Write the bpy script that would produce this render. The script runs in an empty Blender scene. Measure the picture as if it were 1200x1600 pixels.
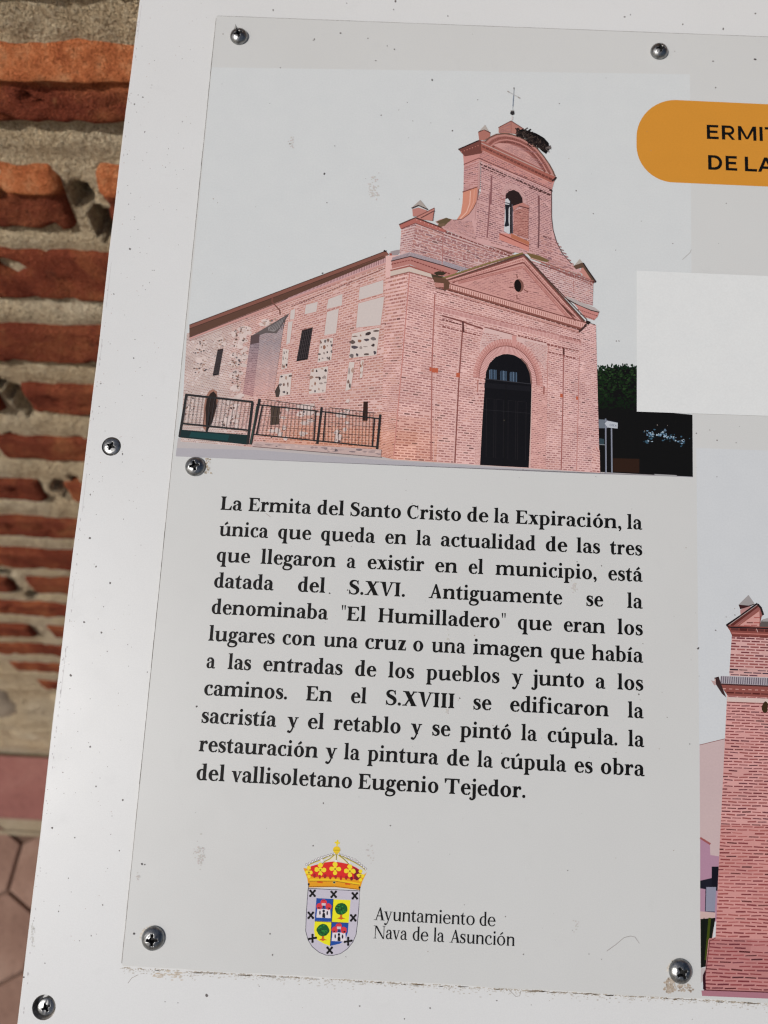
import bpy, bmesh, math, random
import numpy as np
from mathutils import Vector, Matrix
from math import sin, cos, pi, radians, atan2, hypot, sqrt

S = bpy.context.scene
COL = S.collection
rnd = random.Random(7)

# ------------------------------------------------------------------ calibration
# The sign lies tilted back by TILT from the horizontal; its own axes are
# x right, y up the sheet, z out of it, with the origin at the first text line.
TILT = 0.42516373
SC = 0.31
RV = np.array([-0.17123, 0.01166, 0.04944])
TV = np.array([-0.21313, -0.00341, 1.0]) * SC
def rodrigues(r):
    th = np.linalg.norm(r); k = r / th
    K = np.array([[0, -k[2], k[1]], [k[2], 0, -k[0]], [-k[1], k[0], 0]])
    return np.eye(3) + sin(th) * K + (1 - cos(th)) * K @ K
RS = rodrigues(RV)
cT, sT = cos(TILT), sin(TILT)
SIGN = np.array([[1, 0, 0], [0, -cT, sT], [0, -sT, -cT]])     # columns: right, down, into the sheet
M = SIGN @ RS.T
CAM = -M @ TV

def at(px, py, z=0.0):
    """measured place on the sign sheet -> (x, y) in the sign's own metres"""
    r = RS.T @ np.array([(px - 600) / 1200.0, (py - 800) / 1200.0, 1.0])
    t = RS.T @ TV
    k = (t[2] - z) / r[2]
    p = k * r - t
    return float(p[0]), float(-p[1])

# ------------------------------------------------------------------ camera
cam_d = bpy.data.cameras.new('camera'); cam = bpy.data.objects.new('camera', cam_d); COL.objects.link(cam)
Rb = Matrix([[M[i][0], -M[i][1], -M[i][2]] for i in range(3)])
cam.matrix_world = Matrix.Translation(Vector(CAM)) @ Rb.to_4x4()
cam_d.sensor_fit = 'HORIZONTAL'; cam_d.sensor_width = 36; cam_d.lens = 36
cam_d.clip_start = 0.01; cam_d.clip_end = 200
cam_d.dof.use_dof = True; cam_d.dof.focus_distance = 0.305; cam_d.dof.aperture_fstop = 14
S.camera = cam

# ------------------------------------------------------------------ daylight
SUN = Vector((-0.55, -0.45, 0.70)).normalized()
world = bpy.data.worlds.new('World'); S.world = world; world.use_nodes = True
nt = world.node_tree; bg = nt.nodes['Background']
sky = nt.nodes.new('ShaderNodeTexSky'); sky.sky_type = 'NISHITA'; sky.sun_disc = False
sky.sun_elevation = math.asin(SUN.z); sky.sun_rotation = atan2(SUN.x, SUN.y) % (2 * pi)
sky.air_density = 1.0; sky.dust_density = 5.0; sky.ozone_density = 1.0
nt.links.new(sky.outputs[0], bg.inputs[0]); bg.inputs[1].default_value = 0.058
sl = bpy.data.lights.new('sun', 'SUN'); so = bpy.data.objects.new('sun', sl); COL.objects.link(so)
sl.energy = 2.42; sl.angle = radians(0.8); sl.color = (1.0, 0.98, 0.96)
so.rotation_euler = SUN.to_track_quat('Z', 'Y').to_euler()
S.view_settings.view_transform = 'Standard'; S.view_settings.look = 'None'
S.view_settings.exposure = 0.0; S.view_settings.gamma = 1.0
S.render.engine = 'CYCLES'
S.cycles.max_bounces = 6; S.cycles.filter_width = 1.25

# ------------------------------------------------------------------ helpers
def link(o, parent=None):
    COL.objects.link(o)
    if parent: o.parent = parent
    return o
def empty(name, parent=None):
    o = bpy.data.objects.new(name, None); o.empty_display_size = .02
    return link(o, parent)
def mesh_obj(name, v, f, mat, parent=None, smooth=False):
    me = bpy.data.meshes.new(name); me.from_pydata(v, [], f); me.update()
    if mat: me.materials.append(mat)
    if smooth: me.shade_smooth()
    return link(bpy.data.objects.new(name, me), parent)
def s2l(c):
    c = c / 255.0
    return c / 12.92 if c <= .04045 else ((c + .055) / 1.055) ** 2.4
INK = 1.04            # reflectance of a print that shows a given tone in this light
def ink(c): return tuple(min(.86, max(.004, s2l(max(0, x)) * INK - .006)) for x in c[:3])

def nodes(name):
    m = bpy.data.materials.new(name); m.use_nodes = True
    t = m.node_tree; return m, t, t.nodes['Principled BSDF']
def N(t, kind, **kw):
    n = t.nodes.new(kind)
    for k, v in kw.items():
        if k in n.inputs: n.inputs[k].default_value = v
        else: setattr(n, k, v)
    return n
def ramp(t, fac, stops):
    r = t.nodes.new('ShaderNodeValToRGB'); e = r.color_ramp.elements
    while len(e) < len(stops): e.new(.5)
    for q, (p, c) in zip(e, stops): q.position = p; q.color = (c[0], c[1], c[2], 1)
    t.links.new(fac, r.inputs[0]); return r.outputs[0]
def mixc(t, f, a, b, mode='MIX'):
    m = t.nodes.new('ShaderNodeMix'); m.data_type = 'RGBA'; m.blend_type = mode
    for i, x in ((0, f), (6, a), (7, b)):
        if hasattr(x, 'is_linked'): t.links.new(x, m.inputs[i])
        else: m.inputs[i].default_value = x if i == 0 else (*x[:3], 1)
    return m.outputs[2]
def noise(t, co, scale, detail=4, rough=.55, dist=0):
    n = N(t, 'ShaderNodeTexNoise', Scale=scale, Detail=detail, Roughness=rough, Distortion=dist)
    t.links.new(co, n.inputs['Vector']); return n.outputs[0]
def bump(t, h, strength, dist, prev=None):
    b = N(t, 'ShaderNodeBump', Strength=strength, Distance=dist); t.links.new(h, b.inputs['Height'])
    if prev: t.links.new(prev, b.inputs['Normal'])
    return b.outputs[0]

# print: colour carried by the printed shapes, faint paper mottling
def print_material(name, rough=.48):
    m, t, b = nodes(name)
    a = N(t, 'ShaderNodeVertexColor'); a.layer_name = 'ink'
    tc = N(t, 'ShaderNodeTexCoord')
    n1 = noise(t, tc.outputs['Object'], 90, 3); n2 = noise(t, tc.outputs['Object'], 1400, 2)
    k = ramp(t, n1, [(.3, (.985, .985, .987)), (.7, (1.012, 1.01, 1.008))])
    k2 = ramp(t, n2, [(.3, (.97, .97, .97)), (.7, (1.02, 1.02, 1.02))])
    c = mixc(t, 1.0, mixc(t, 1.0, a.outputs[0], k, 'MULTIPLY'), k2, 'MULTIPLY')
    t.links.new(c, b.inputs['Base Color']); b.inputs['Roughness'].default_value = rough
    b.inputs['Specular IOR Level'].default_value = .14
    return m
M_PRINT = print_material('printed_vinyl')
M_TEXT = print_material('printed_lettering', .5)

def sheet_material(name, base, warm, blot):
    m, t, b = nodes(name)
    tc = N(t, 'ShaderNodeTexCoord'); o = tc.outputs['Object']
    n1 = noise(t, o, 7, 5, .6); n2 = noise(t, o, 60, 5, .65, .4); n3 = noise(t, o, 420, 4, .7); n4 = noise(t, o, 2300, 2, .5)
    c = mixc(t, ramp(t, n1, [(.35, (0, 0, 0)), (.68, (1, 1, 1))]), base, warm)
    c = mixc(t, ramp(t, n2, [(.60, (0, 0, 0)), (.80, (blot, blot, blot))]), c, tuple(x * .80 for x in warm))
    c = mixc(t, ramp(t, n3, [(.69, (0, 0, 0)), (.80, (.3, .3, .3))]), c, (.36, .33, .28))
    c = mixc(t, 1.0, c, ramp(t, n4, [(.3, (.965, .965, .965)), (.7, (1.015, 1.015, 1.015))]), 'MULTIPLY')
    t.links.new(c, b.inputs['Base Color'])
    t.links.new(ramp(t, n2, [(.3, (.30, .30, .30)), (.7, (.44, .44, .44))]), b.inputs['Roughness'])
    b.inputs['Specular IOR Level'].default_value = .4
    t.links.new(bump(t, n2, .05, .0006), b.inputs['Normal'])
    return m
M_BOARD = sheet_material('white_painted_sheet', (.650, .664, .668), (.628, .638, .636), .25)
M_PANEL = sheet_material('offwhite_panel_face', (.578, .590, .584), (.558, .567, .558), .22)
def edge_material():
    m, t, b = nodes('grimy_edge_hole_shade')
    tc = N(t, 'ShaderNodeTexCoord'); n = noise(t, tc.outputs['Object'], 160, 4, .7)
    t.links.new(ramp(t, n, [(.38, (.10, .085, .07)), (.62, (.42, .39, .35))]), b.inputs['Base Color'])
    b.inputs['Roughness'].default_value = .6
    return m
M_EDGE = edge_material()
def metal_material():
    m, t, b = nodes('worn_zinc_steel')
    tc = N(t, 'ShaderNodeTexCoord'); o = tc.outputs['Object']
    n = noise(t, o, 500, 4, .7); n2 = noise(t, o, 2600, 3, .6)
    t.links.new(ramp(t, n, [(.35, (.17, .175, .18)), (.7, (.42, .43, .43))]), b.inputs['Base Color'])
    b.inputs['Metallic'].default_value = 1.0
    t.links.new(ramp(t, n2, [(.3, (.24, .24, .24)), (.75, (.46, .46, .46))]), b.inputs['Roughness'])
    t.links.new(bump(t, n2, .35, .00012), b.inputs['Normal'])
    return m
M_METAL = metal_material()
def plain(name, c, rough=.7, metal=0):
    m, t, b = nodes(name); tc = N(t, 'ShaderNodeTexCoord')
    n = noise(t, tc.outputs['Object'], 900, 3)
    t.links.new(ramp(t, n, [(.3, tuple(x * .7 for x in c)), (.7, tuple(min(1, x * 1.25) for x in c))]), b.inputs['Base Color'])
    b.inputs['Roughness'].default_value = rough; b.inputs['Metallic'].default_value = metal
    return m
M_DARK = plain('black_recess', (.012, .012, .012), .8)  # plain black for the deep faces of the screw recess

def brick_material(name='handmade_brick', sunlit_lip=False):
    m, t, b = nodes(name)
    tc = N(t, 'ShaderNodeTexCoord'); oi = N(t, 'ShaderNodeObjectInfo')
    add = N(t, 'ShaderNodeVectorMath', operation='ADD'); t.links.new(tc.outputs['Object'], add.inputs[0])
    cmb = N(t, 'ShaderNodeVectorMath', operation='SCALE'); cmb.inputs[0].default_value = (7, 3, 5)
    t.links.new(oi.outputs['Random'], cmb.inputs['Scale']); t.links.new(cmb.outputs[0], add.inputs[1]); o = add.outputs[0]
    n1 = noise(t, o, 22, 5, .62, .5); n2 = noise(t, o, 90, 5, .7); n3 = noise(t, o, 420, 4, .75)
    c = ramp(t, n1, [(.30, (.24, .050, .026)), (.46, (.36, .085, .042)), (.60, (.52, .16, .068)), (.76, (.66, .28, .115))])
    c = mixc(t, ramp(t, oi.outputs['Random'], [(0, (0, 0, 0)), (1, (.55, .55, .55))]), c, (.25, .062, .034))
    c = mixc(t, ramp(t, n2, [(.60, (0, 0, 0)), (.74, (.5, .5, .5))]), c, (.62, .28, .12))
    c = mixc(t, ramp(t, n2, [(.26, (.8, .8, .8)), (.40, (0, 0, 0))]), c, (.07, .028, .02))
    c = mixc(t, ramp(t, n3, [(.60, (0, 0, 0)), (.72, (.4, .4, .4))]), c, (.62, .34, .18))
    c = mixc(t, ramp(t, n3, [(.34, (.6, .6, .6)), (.46, (0, 0, 0))]), c, (.11, .036, .022))
    if sunlit_lip:                       # sunlit top of the brick put into the colour: lighter orange upper lip
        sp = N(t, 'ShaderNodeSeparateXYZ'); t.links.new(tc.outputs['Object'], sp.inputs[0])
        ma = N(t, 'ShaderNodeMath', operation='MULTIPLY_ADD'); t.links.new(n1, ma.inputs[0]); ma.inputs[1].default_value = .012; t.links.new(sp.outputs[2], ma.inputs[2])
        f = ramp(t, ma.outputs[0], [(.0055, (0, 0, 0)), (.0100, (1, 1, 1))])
        sunlit_tone = ramp(t, n2, [(.3, (.52, .135, .05)), (.5, (.78, .25, .095)), (.7, (.88, .40, .19))])
        c = mixc(t, f, c, sunlit_tone)
    t.links.new(c, b.inputs['Base Color']); b.inputs['Roughness'].default_value = .92
    b.inputs['Specular IOR Level'].default_value = .15
    t.links.new(bump(t, n3, 1.0, .008, bump(t, n2, 1.0, .016)), b.inputs['Normal'])
    return m
M_BRICK = brick_material(); M_SUNLIT_LIP = brick_material('sunlit_lip_brick', True)
def mortar_material():
    m, t, b = nodes('sandy_lime_mortar')
    tc = N(t, 'ShaderNodeTexCoord'); o = tc.outputs['Object']
    n1 = noise(t, o, 9, 5, .6); n2 = noise(t, o, 70, 5, .7); n3 = noise(t, o, 330, 4, .72)
    c = ramp(t, n1, [(.3, (.74, .56, .34)), (.5, (.82, .66, .43)), (.7, (.88, .76, .56))])
    c = mixc(t, ramp(t, n2, [(.28, (.7, .7, .7)), (.42, (0, 0, 0))]), c, (.46, .32, .19))
    c = mixc(t, ramp(t, n3, [(.50, (0, 0, 0)), (.62, (.45, .45, .45))]), c, (.92, .80, .60))
    c = mixc(t, ramp(t, n3, [(.36, (.7, .7, .7)), (.47, (0, 0, 0))]), c, (.40, .26, .15))
    t.links.new(c, b.inputs['Base Color']); b.inputs['Roughness'].default_value = .95
    b.inputs['Specular IOR Level'].default_value = .1
    t.links.new(bump(t, n3, 1.0, .011, bump(t, n2, .9, .014)), b.inputs['Normal'])
    return m
M_MORTAR = mortar_material()
def stone_material(name, a, b_, c_, sc=14):
    m, t, b = nodes(name)
    tc = N(t, 'ShaderNodeTexCoord'); o = tc.outputs['Object']
    n1 = noise(t, o, sc, 5, .6, .4); n3 = noise(t, o, sc * 14, 4, .7)
    c = ramp(t, n1, [(.3, a), (.52, b_), (.74, c_)])
    c = mixc(t, ramp(t, n3, [(.3, (.5, .5, .5)), (.45, (0, 0, 0))]), c, tuple(x * .5 for x in a))
    t.links.new(c, b.inputs['Base Color']); b.inputs['Roughness'].default_value = .9
    t.links.new(bump(t, n3, .5, .004), b.inputs['Normal'])
    return m
M_STONE = stone_material('grey_fieldstone', (.30, .25, .185), (.42, .35, .26), (.54, .46, .34))
M_TILE = stone_material('pink_paving_tile', (.20, .11, .08), (.29, .175, .13), (.38, .255, .195), 6)
M_KERB = stone_material('red_kerb_block', (.23, .088, .076), (.28, .112, .095), (.33, .15, .125), 6)
M_JOINT = stone_material('pale_joint_mortar', (.27, .22, .14), (.33, .27, .18), (.38, .33, .24), 9)
M_BED = stone_material('dark_paving_bed', (.13, .075, .05), (.17, .10, .07), (.22, .14, .10), 12)
M_GROUND = stone_material('dusty_ground', (.24, .20, .16), (.30, .26, .21), (.36, .31, .26), .8)

# ------------------------------------------------------------------ flat print on the sheet
LEFT = -0.06903 * SC + .00012            # nothing printed reaches past the panel's left edge
class Print:
    """flat coloured shapes lying on the sheet, each later one a hair above the earlier"""
    STEP = 4e-7
    def __init__(self, base=0.0): self.v = []; self.f = []; self.c = []; self.z = base; self.n = 0; self.soft = 0; self.fade = 0
    def up(self): self.z += self.STEP * (1 + min(self.n, 12)); self.n = 0
    def loc(self, pts, col):                 # points already in sheet metres
        n = len(self.v); self.v += [(max(x, LEFT) if self.z > 0 else x, y, self.z) for x, y in pts]
        self.f.append(tuple(range(n, n + len(pts)))); self.c.append(ink(col))
    def poly(self, pts, col, raise_=True):
        if raise_: self.up()
        self.loc([at(*p) for p in pts], col)
    def tri_strip(self, L, R, col, raise_=True):
        if raise_: self.up()
        for i in range(len(L) - 1): self.loc([at(*L[i]), at(*R[i]), at(*R[i + 1]), at(*L[i + 1])], col)
    def line(self, pts, w, col, raise_=True, w2=None):
        if raise_: self.up()
        col = tuple(c * (1 - self.soft) + g * self.soft for c, g in zip(col, (176, 142, 136)))
        w2 = w if w2 is None else w2; L = []; R = []; n = len(pts)
        for i, (x, y) in enumerate(pts):
            a = pts[max(0, i - 1)]; b = pts[min(n - 1, i + 1)]; d = hypot(b[0] - a[0], b[1] - a[1]) or 1
            nx, ny = -(b[1] - a[1]) / d, (b[0] - a[0]) / d; h = (w + (w2 - w) * i / max(1, n - 1)) / 2
            L.append((x + nx * h, y + ny * h)); R.append((x - nx * h, y - ny * h))
        self.tri_strip(L, R, col, False)
    def disc(self, cx, cy, rx, ry, col, n=20, rot=0, raise_=True):
        self.poly([(cx + rx * cos(a) * cos(rot) - ry * sin(a) * sin(rot), cy + rx * cos(a) * sin(rot) + ry * sin(a) * cos(rot)) for a in [2 * pi * i / n for i in range(n)]], col, raise_)
    def blob(self, cx, cy, rx, ry, col, n=11, j=.35, raise_=True):
        if self.n == 0: self.z += self.STEP
        z = self.z; self.z = z + self.STEP * (self.n % 12); self.n += 1
        self.poly([(cx + rx * (1 + rnd.uniform(-j, j)) * cos(a), cy + ry * (1 + rnd.uniform(-j, j)) * sin(a)) for a in [2 * pi * i / n for i in range(n)]], col, False); self.z = z
    def quadmap(self, q):
        """perspective map of the unit square (TL, TR, BR, BL)"""
        A = []; B = []
        for (u, v), (x, y) in zip([(0, 0), (1, 0), (1, 1), (0, 1)], q):
            A.append([u, v, 1, 0, 0, 0, -u * x, -v * x]); B.append(x)
            A.append([0, 0, 0, u, v, 1, -u * y, -v * y]); B.append(y)
        h = np.linalg.solve(np.array(A, float), np.array(B, float))
        def f(u, v):
            w = h[6] * u + h[7] * v + 1
            return ((h[0] * u + h[1] * v + h[2]) / w, (h[3] * u + h[4] * v + h[5]) / w)
        return f
    def bricks(self, q, rows, cols, mortar, tones, fill=.5, gap=.16, keep=None, dark=.04, base=True, jit=9, wob=0.0, tint=None):
        f = self.quadmap(q)
        if base:
            self.up(); n = max(2, min(14, rows // 3)); m = max(2, min(14, cols // 3))
            for i in range(n):
                for j in range(m):
                    k = rnd.uniform(-5, 5); x, y = f((j + .5) / m, (i + .5) / n); t = tint(x, y) if tint else (0, 0, 0)
                    self.loc([at(*f(j / m, i / n)), at(*f((j + 1) / m, i / n)), at(*f((j + 1) / m, (i + 1) / n)), at(*f(j / m, (i + 1) / n))], tuple(a + k + b for a, b in zip(mortar, t)))
        self.up()
        for r in range(rows):
            off = .5 * (r % 2) + rnd.uniform(-.08, .08)
            for c in range(-1, cols + 1):
                u0 = (c + off + gap / 2) / cols; u1 = (c + 1 + off - gap / 2) / cols
                u0 = max(0, u0); u1 = min(1, u1)
                if u1 - u0 < .25 / cols: continue
                vm = (r + .5) / rows; x, y = f((u0 + u1) / 2, vm)
                if keep and not keep(x, y): continue
                if rnd.random() < .05: continue
                h = fill * rnd.uniform(.7, 1.15) / rows / 2
                t = tones[rnd.randrange(len(tones))]; k = rnd.uniform(-jit, jit)
                t = tuple(a + k for a in t)
                if tint: t = tuple(a + b for a, b in zip(t, tint(x, y)))
                if rnd.random() < dark: t = tuple(a * .68 for a in t)
                t = tuple(a * (1 - self.fade) + b * self.fade for a, b in zip(t, mortar))
                w = rnd.uniform(-wob, wob) / rows
                self.loc([at(*f(u0, vm - h + w)), at(*f(u1, vm - h - w)), at(*f(u1, vm + h - w)), at(*f(u0, vm + h + w))], t)
    def teeth(self, q, n, a, b, duty=.5, jit=8):
        """a course of bricks on end: stripes of tone b over a"""
        f = self.quadmap(q); self.poly(q, a); self.up()
        for i in range(n):
            u0 = (i + .2) / n; u1 = u0 + duty / n; k = rnd.uniform(-jit, jit); t = tuple(x + k for x in b)
            self.loc([at(*f(u0, .06)), at(*f(u1, .06)), at(*f(u1, .94)), at(*f(u0, .94))], t)
    def dashes(self, p0, p1, w, n, col, duty=.78, jit=10):
        self.up()
        for i in range(n):
            a = (i + .1) / n; b = a + duty / n; k = rnd.uniform(-jit, jit)
            P = [(p0[0] + (p1[0] - p0[0]) * s, p0[1] + (p1[1] - p0[1]) * s) for s in (a, b)]
            self.line(P, w * rnd.uniform(.75, 1.2), tuple(x + k for x in col), False)
    def build(self, name, mat, parent):
        me = bpy.data.meshes.new(name); me.from_pydata(self.v, [], self.f); me.update()
        at_ = me.color_attributes.new('ink', 'FLOAT_COLOR', 'CORNER')
        buf = []
        for f, c in zip(self.f, self.c): buf += [c[0], c[1], c[2], 1.0] * len(f)
        at_.data.foreach_set('color', buf)
        # every face looks out of the sheet
        bm = bmesh.new(); bm.from_mesh(me)
        fl = [f for f in bm.faces if f.normal.z < 0]
        if fl: bmesh.ops.reverse_faces(bm, faces=fl)
        bm.to_mesh(me); bm.free()
        me.materials.append(mat)
        return link(bpy.data.objects.new(name, me), parent)
def C(x0, y0, s, *pts): return [(x0 + x / s, y0 + y / s) for x, y in pts]
# ------------------------------------------------------------------ lettering
def catmull(pts, n=5):
    out = []; P = [pts[0]] + list(pts) + [pts[-1]]
    for i in range(1, len(P) - 2):
        a, b, c, d = P[i - 1:i + 3]
        for k in range(n):
            t = k / n
            out.append(tuple(.5 * (2 * b[j] + (c[j] - a[j]) * t + (2 * a[j] - 5 * b[j] + 4 * c[j] - d[j]) * t * t + (3 * b[j] - a[j] - 3 * c[j] + d[j]) * t ** 3) for j in range(3)))
    out.append(tuple(pts[-1])); return out
class Face:
    """serif letterforms drawn with a broad pen; st stem, hl hairline, sh serif depth, sw serif reach"""
    def __init__(s, st, hl, sh, sw, ball=1.0, cap=735, asc=812): s.st, s.hl, s.sh, s.sw, s.ball, s.cap, s.asc = st, hl, sh, sw, ball, cap, asc
    def k(s, w): return s.hl + (w - 46) * (s.st - s.hl) / (140 - 46)      # width authored for the bold cut
    def ring(s, cx, cy, rx, ry, a0=0, a1=360, tx=None, ty=None):
        tx = s.st * 1.04 if tx is None else tx; ty = s.hl if ty is None else ty
        n = max(6, int(abs(a1 - a0) / 9)); out = []
        A = [radians(a0 + (a1 - a0) * i / n) for i in range(n + 1)]
        for i in range(n):
            q = [(cx + rx * cos(A[i]), cy + ry * sin(A[i])), (cx + rx * cos(A[i + 1]), cy + ry * sin(A[i + 1])),
                 (cx + (rx - tx) * cos(A[i + 1]), cy + (ry - ty) * sin(A[i + 1])), (cx + (rx - tx) * cos(A[i]), cy + (ry - ty) * sin(A[i]))]
            out.append(q)
        return out
    def stroke(s, *pts):
        p = catmull([(x, y, max(8, s.k(w))) for x, y, w in pts]); L = []; R = []
        for i, (x, y, w) in enumerate(p):
            a = p[max(0, i - 1)]; b = p[min(len(p) - 1, i + 1)]; d = hypot(b[0] - a[0], b[1] - a[1]) or 1
            nx, ny = -(b[1] - a[1]) / d, (b[0] - a[0]) / d
            L.append((x + nx * w / 2, y + ny * w / 2)); R.append((x - nx * w / 2, y - ny * w / 2))
        return [[L[i], R[i], R[i + 1], L[i + 1]] for i in range(len(L) - 1)]
    def dot(s, x, y, r):
        r *= s.ball
        return [[(x + r * cos(a), y + r * sin(a)) for a in [2 * pi * i / 14 for i in range(14)]]]
    def box(s, x0, y0, x1, y1): return [[(x0, y0), (x1, y0), (x1, y1), (x0, y1)]]
    def flag(s, x, y):
        w = s.st; l = s.sw * .95
        return [[(x - l, y - 12), (x + w, y + 8), (x + w, y - 60), (x, y - 62), (x - l * .3, y - s.sh - 8), (x - l, y - s.sh)]]
    def foot(s, x, y=0, l=1, r=1, up=1):
        w = s.st; a = s.sh; L = s.sw * l; R_ = s.sw * r
        p = [(x - L, 0), (x - L, a * .8), (x - L * .35, a * 1.15), (x, a * 2.1), (x + w, a * 2.1), (x + w + R_ * .35, a * 1.15), (x + w + R_, a * .8), (x + w + R_, 0)]
        return [[(px, y + up * py) for px, py in p]]
    def vst(s, x, y0, y1, fl=False, ft=True): 
        o = s.box(x, y0, x + s.st, y1 - (30 if fl else 0))
        if fl: o += s.flag(x, y1)
        if ft: o += s.foot(x)
        return o
    def diag(s, x0, y0, x1, y1, w):     # slanted stroke measured by its horizontal width
        return [[(x0, y0), (x0 + w, y0), (x1 + w, y1), (x1, y1)]]
    def serif(s, cx, y, half, up=1):
        a = s.sh * .95
        return [[(cx - half, y), (cx + half, y), (cx + half, y + up * a * .8), (cx + half * .4, y + up * a * 1.2), (cx - half * .4, y + up * a * 1.2), (cx - half, y + up * a * .8)]]
    def glyph(s, ch):
        st, hl, sh, sw = s.st, s.hl, s.sh, s.sw; X = 530; H = s.cap; A = s.asc; k = s.k
        if ch in 'áéíóú':
            b = {'á': 'a', 'é': 'e', 'í': 'ı', 'ó': 'o', 'ú': 'u'}[ch]; adv, p = s.glyph(b)
            cx = adv / 2 + 10
            return adv, p + s.stroke((cx - 75, 610, 46), (cx + 10, 665, 88), (cx + 100, 735, 110))
        if ch in 'iı':
            p = s.vst(80, 0, X, True)
            if ch == 'i': p += s.dot(80 + st / 2, 715, 84)
            return 80 + st + sw + 28, p
        if ch == 'l': return 80 + st + sw + 28, s.vst(80, 0, A, True)
        if ch == 'j':
            return 80 + st + 40, s.flag(80, X) + s.box(80, 0, 80 + st, X - 30) + s.stroke((80 + st / 2, 20, 140), (80 + st / 2 - 5, -110, 130), (80 + st / 2 - 70, -205, 70), (-10, -215, 60)) + s.dot(-15, -170, 66) + s.dot(80 + st / 2, 715, 84)
        if ch in 'nhm':
            p = s.vst(75, 0, A if ch == 'h' else X, True); x = 75 + st; w = 200 if ch != 'm' else 185; adv = x
            for _ in range(2 if ch == 'm' else 1):
                xr = adv + w + 30
                p += s.stroke((adv - 25, 380, 46), (adv + 60, 478, 62), (adv + 150, 496, 80), (xr + st / 2 - 18, 450, 125), (xr + st / 2, 350, 140), (xr + st / 2, 60, 140)) + s.box(xr, 0, xr + st, 90) + s.foot(xr, l=.85)
                adv = xr + st
            return adv + sw + 22, p
        if ch == 'u':
            xr = 75 + st + 225
            p = s.flag(75, X) + s.stroke((75 + st / 2, X - 30, 140), (75 + st / 2, 170, 140), (75 + st / 2 + 25, 70, 120), (75 + st / 2 + 105, 30, 80), (xr - 60, 55, 55), (xr + 10, 140, 46))
            p += s.flag(xr, X) + s.box(xr, 0, xr + st, X - 30) + [[(xr + st - 5, 0), (xr + st + sw, 0), (xr + st + sw, sh * .8), (xr + st - 5, sh * 1.8)]]
            return xr + st + sw + 22, p
        if ch == 'r':
            x = 75 + st
            return x + 235, s.vst(75, 0, X, True) + s.stroke((x - 25, 350, 46), (x + 50, 470, 60), (x + 130, 500, 80), (x + 165, 480, 90)) + s.dot(x + 155, 440, 74)
        if ch == 'o': return 620, s.ring(310, 265, 272, 282)
        if ch == 'c':
            return 520, s.ring(305, 265, 268, 282, 75, 300) + s.stroke((360, 512, 70), (425, 470, 100), (440, 425, 80)) + s.dot(412, 412, 66) + s.stroke((430, 25 + 5, 60), (470, 70, 50), (492, 115, 46))
        if ch == 'e':
            return 545, s.ring(298, 265, 262, 282, 60, 295) + s.ring(298, 265, 236, 282, 0, 62, st * .95) + s.box(120, 262, 298 + 236, 262 + hl + 6) + s.stroke((405, 18, 70), (460, 70, 50), (495, 130, 46))
        if ch in 'dq':
            xr = 345; p = s.ring(285, 265, 250, 282, 68, 298, st, hl * 1.1) + s.stroke((355, 522, 60), (xr + 30, 470, 46)) + s.stroke((380, 20, 55), (xr + 30, 80, 46))
            if ch == 'd': p += s.vst(xr, 0, A, True, False) + [[(xr + st - 5, 0), (xr + st + sw, 0), (xr + st + sw, sh * .8), (xr + st - 5, sh * 1.8)], [(xr + 10, 60), (xr + st, 60), (xr + st, -8), (xr + 50, 10)]]
            else: p += s.box(xr, -240, xr + st, X - 10) + s.foot(xr, -258) + [[(xr, X - 60), (xr + st, X - 60), (xr + st, X + 12), (xr + st - 40, X + 12)]]
            return xr + st + sw + 20, p
        if ch in 'bp':
            x = 75; cx = x + st + 85; p = s.ring(cx, 265, 262, 282, -115, 112, st, hl * 1.1)
            p += s.stroke((cx - 90, 520, 60), (x + st - 30, 430, 46)) + s.stroke((cx - 95, 12, 60), (x + st - 30, 70, 46))
            if ch == 'b': p += s.box(x, 20, x + st, A - 30) + s.flag(x, A) + [[(x, 100), (x + st, 70), (x + 40, -6), (x, -6)]]
            else: p += s.box(x, -240, x + st, X - 30) + s.flag(x, X) + s.foot(x, -258)
            return cx + 262 + 38, p
        if ch == 'a':
            xr = 320
            p = s.stroke((120, 440, 80), (165, 500, 60), (250, 512, 60), (xr + 15, 485, 90), (xr + st / 2 - 4, 400, 135), (xr + st / 2, 300, 140), (xr + st / 2, 110, 140), (xr + st / 2 + 15, 50, 95), (xr + st / 2 + 75, 22, 50), (xr + st + 70, 40, 46))
            p += s.dot(118, 405, 68) + s.ring(205, 145, 172, 158, 75, 305, st * .98, hl * 1.05) + s.stroke((235, 300, 46), (xr + 20, 335, 46)) + s.stroke((290, 15, 50), (xr + 20, 95, 46))
            return xr + st + 68, p
        if ch == 's':
            p = s.stroke((375, 385, 46), (340, 475, 46), (250, 515, 50), (150, 490, 80), (110, 400, 120), (165, 320, 140), (270, 265, 150), (345, 195, 140), (350, 100, 110), (280, 30, 60), (200, 12, 46), (105, 55, 46), (62, 160, 46))
            p += [[(352, 535), (392, 535), (392, 360), (368, 360)], [(45, -5), (82, -5), (70, 185), (45, 185)]]
            return 445, p
        if ch == 't':
            p = s.stroke((85 + st / 2, X - 20, 140), (85 + st / 2, 160, 140), (85 + st / 2 + 22, 60, 115), (85 + st / 2 + 90, 18, 60), (85 + st + 125, 60, 46))
            p += s.box(15, X - hl * 1.2, 85 + st + 115, X) + [[(85, X - 50), (85 + st, X - 50), (85 + st, 690), (85 + st * .75, 690), (85 + st * .25, X + 40), (30, X - 10)]]
            return 85 + st + 150, p
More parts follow.
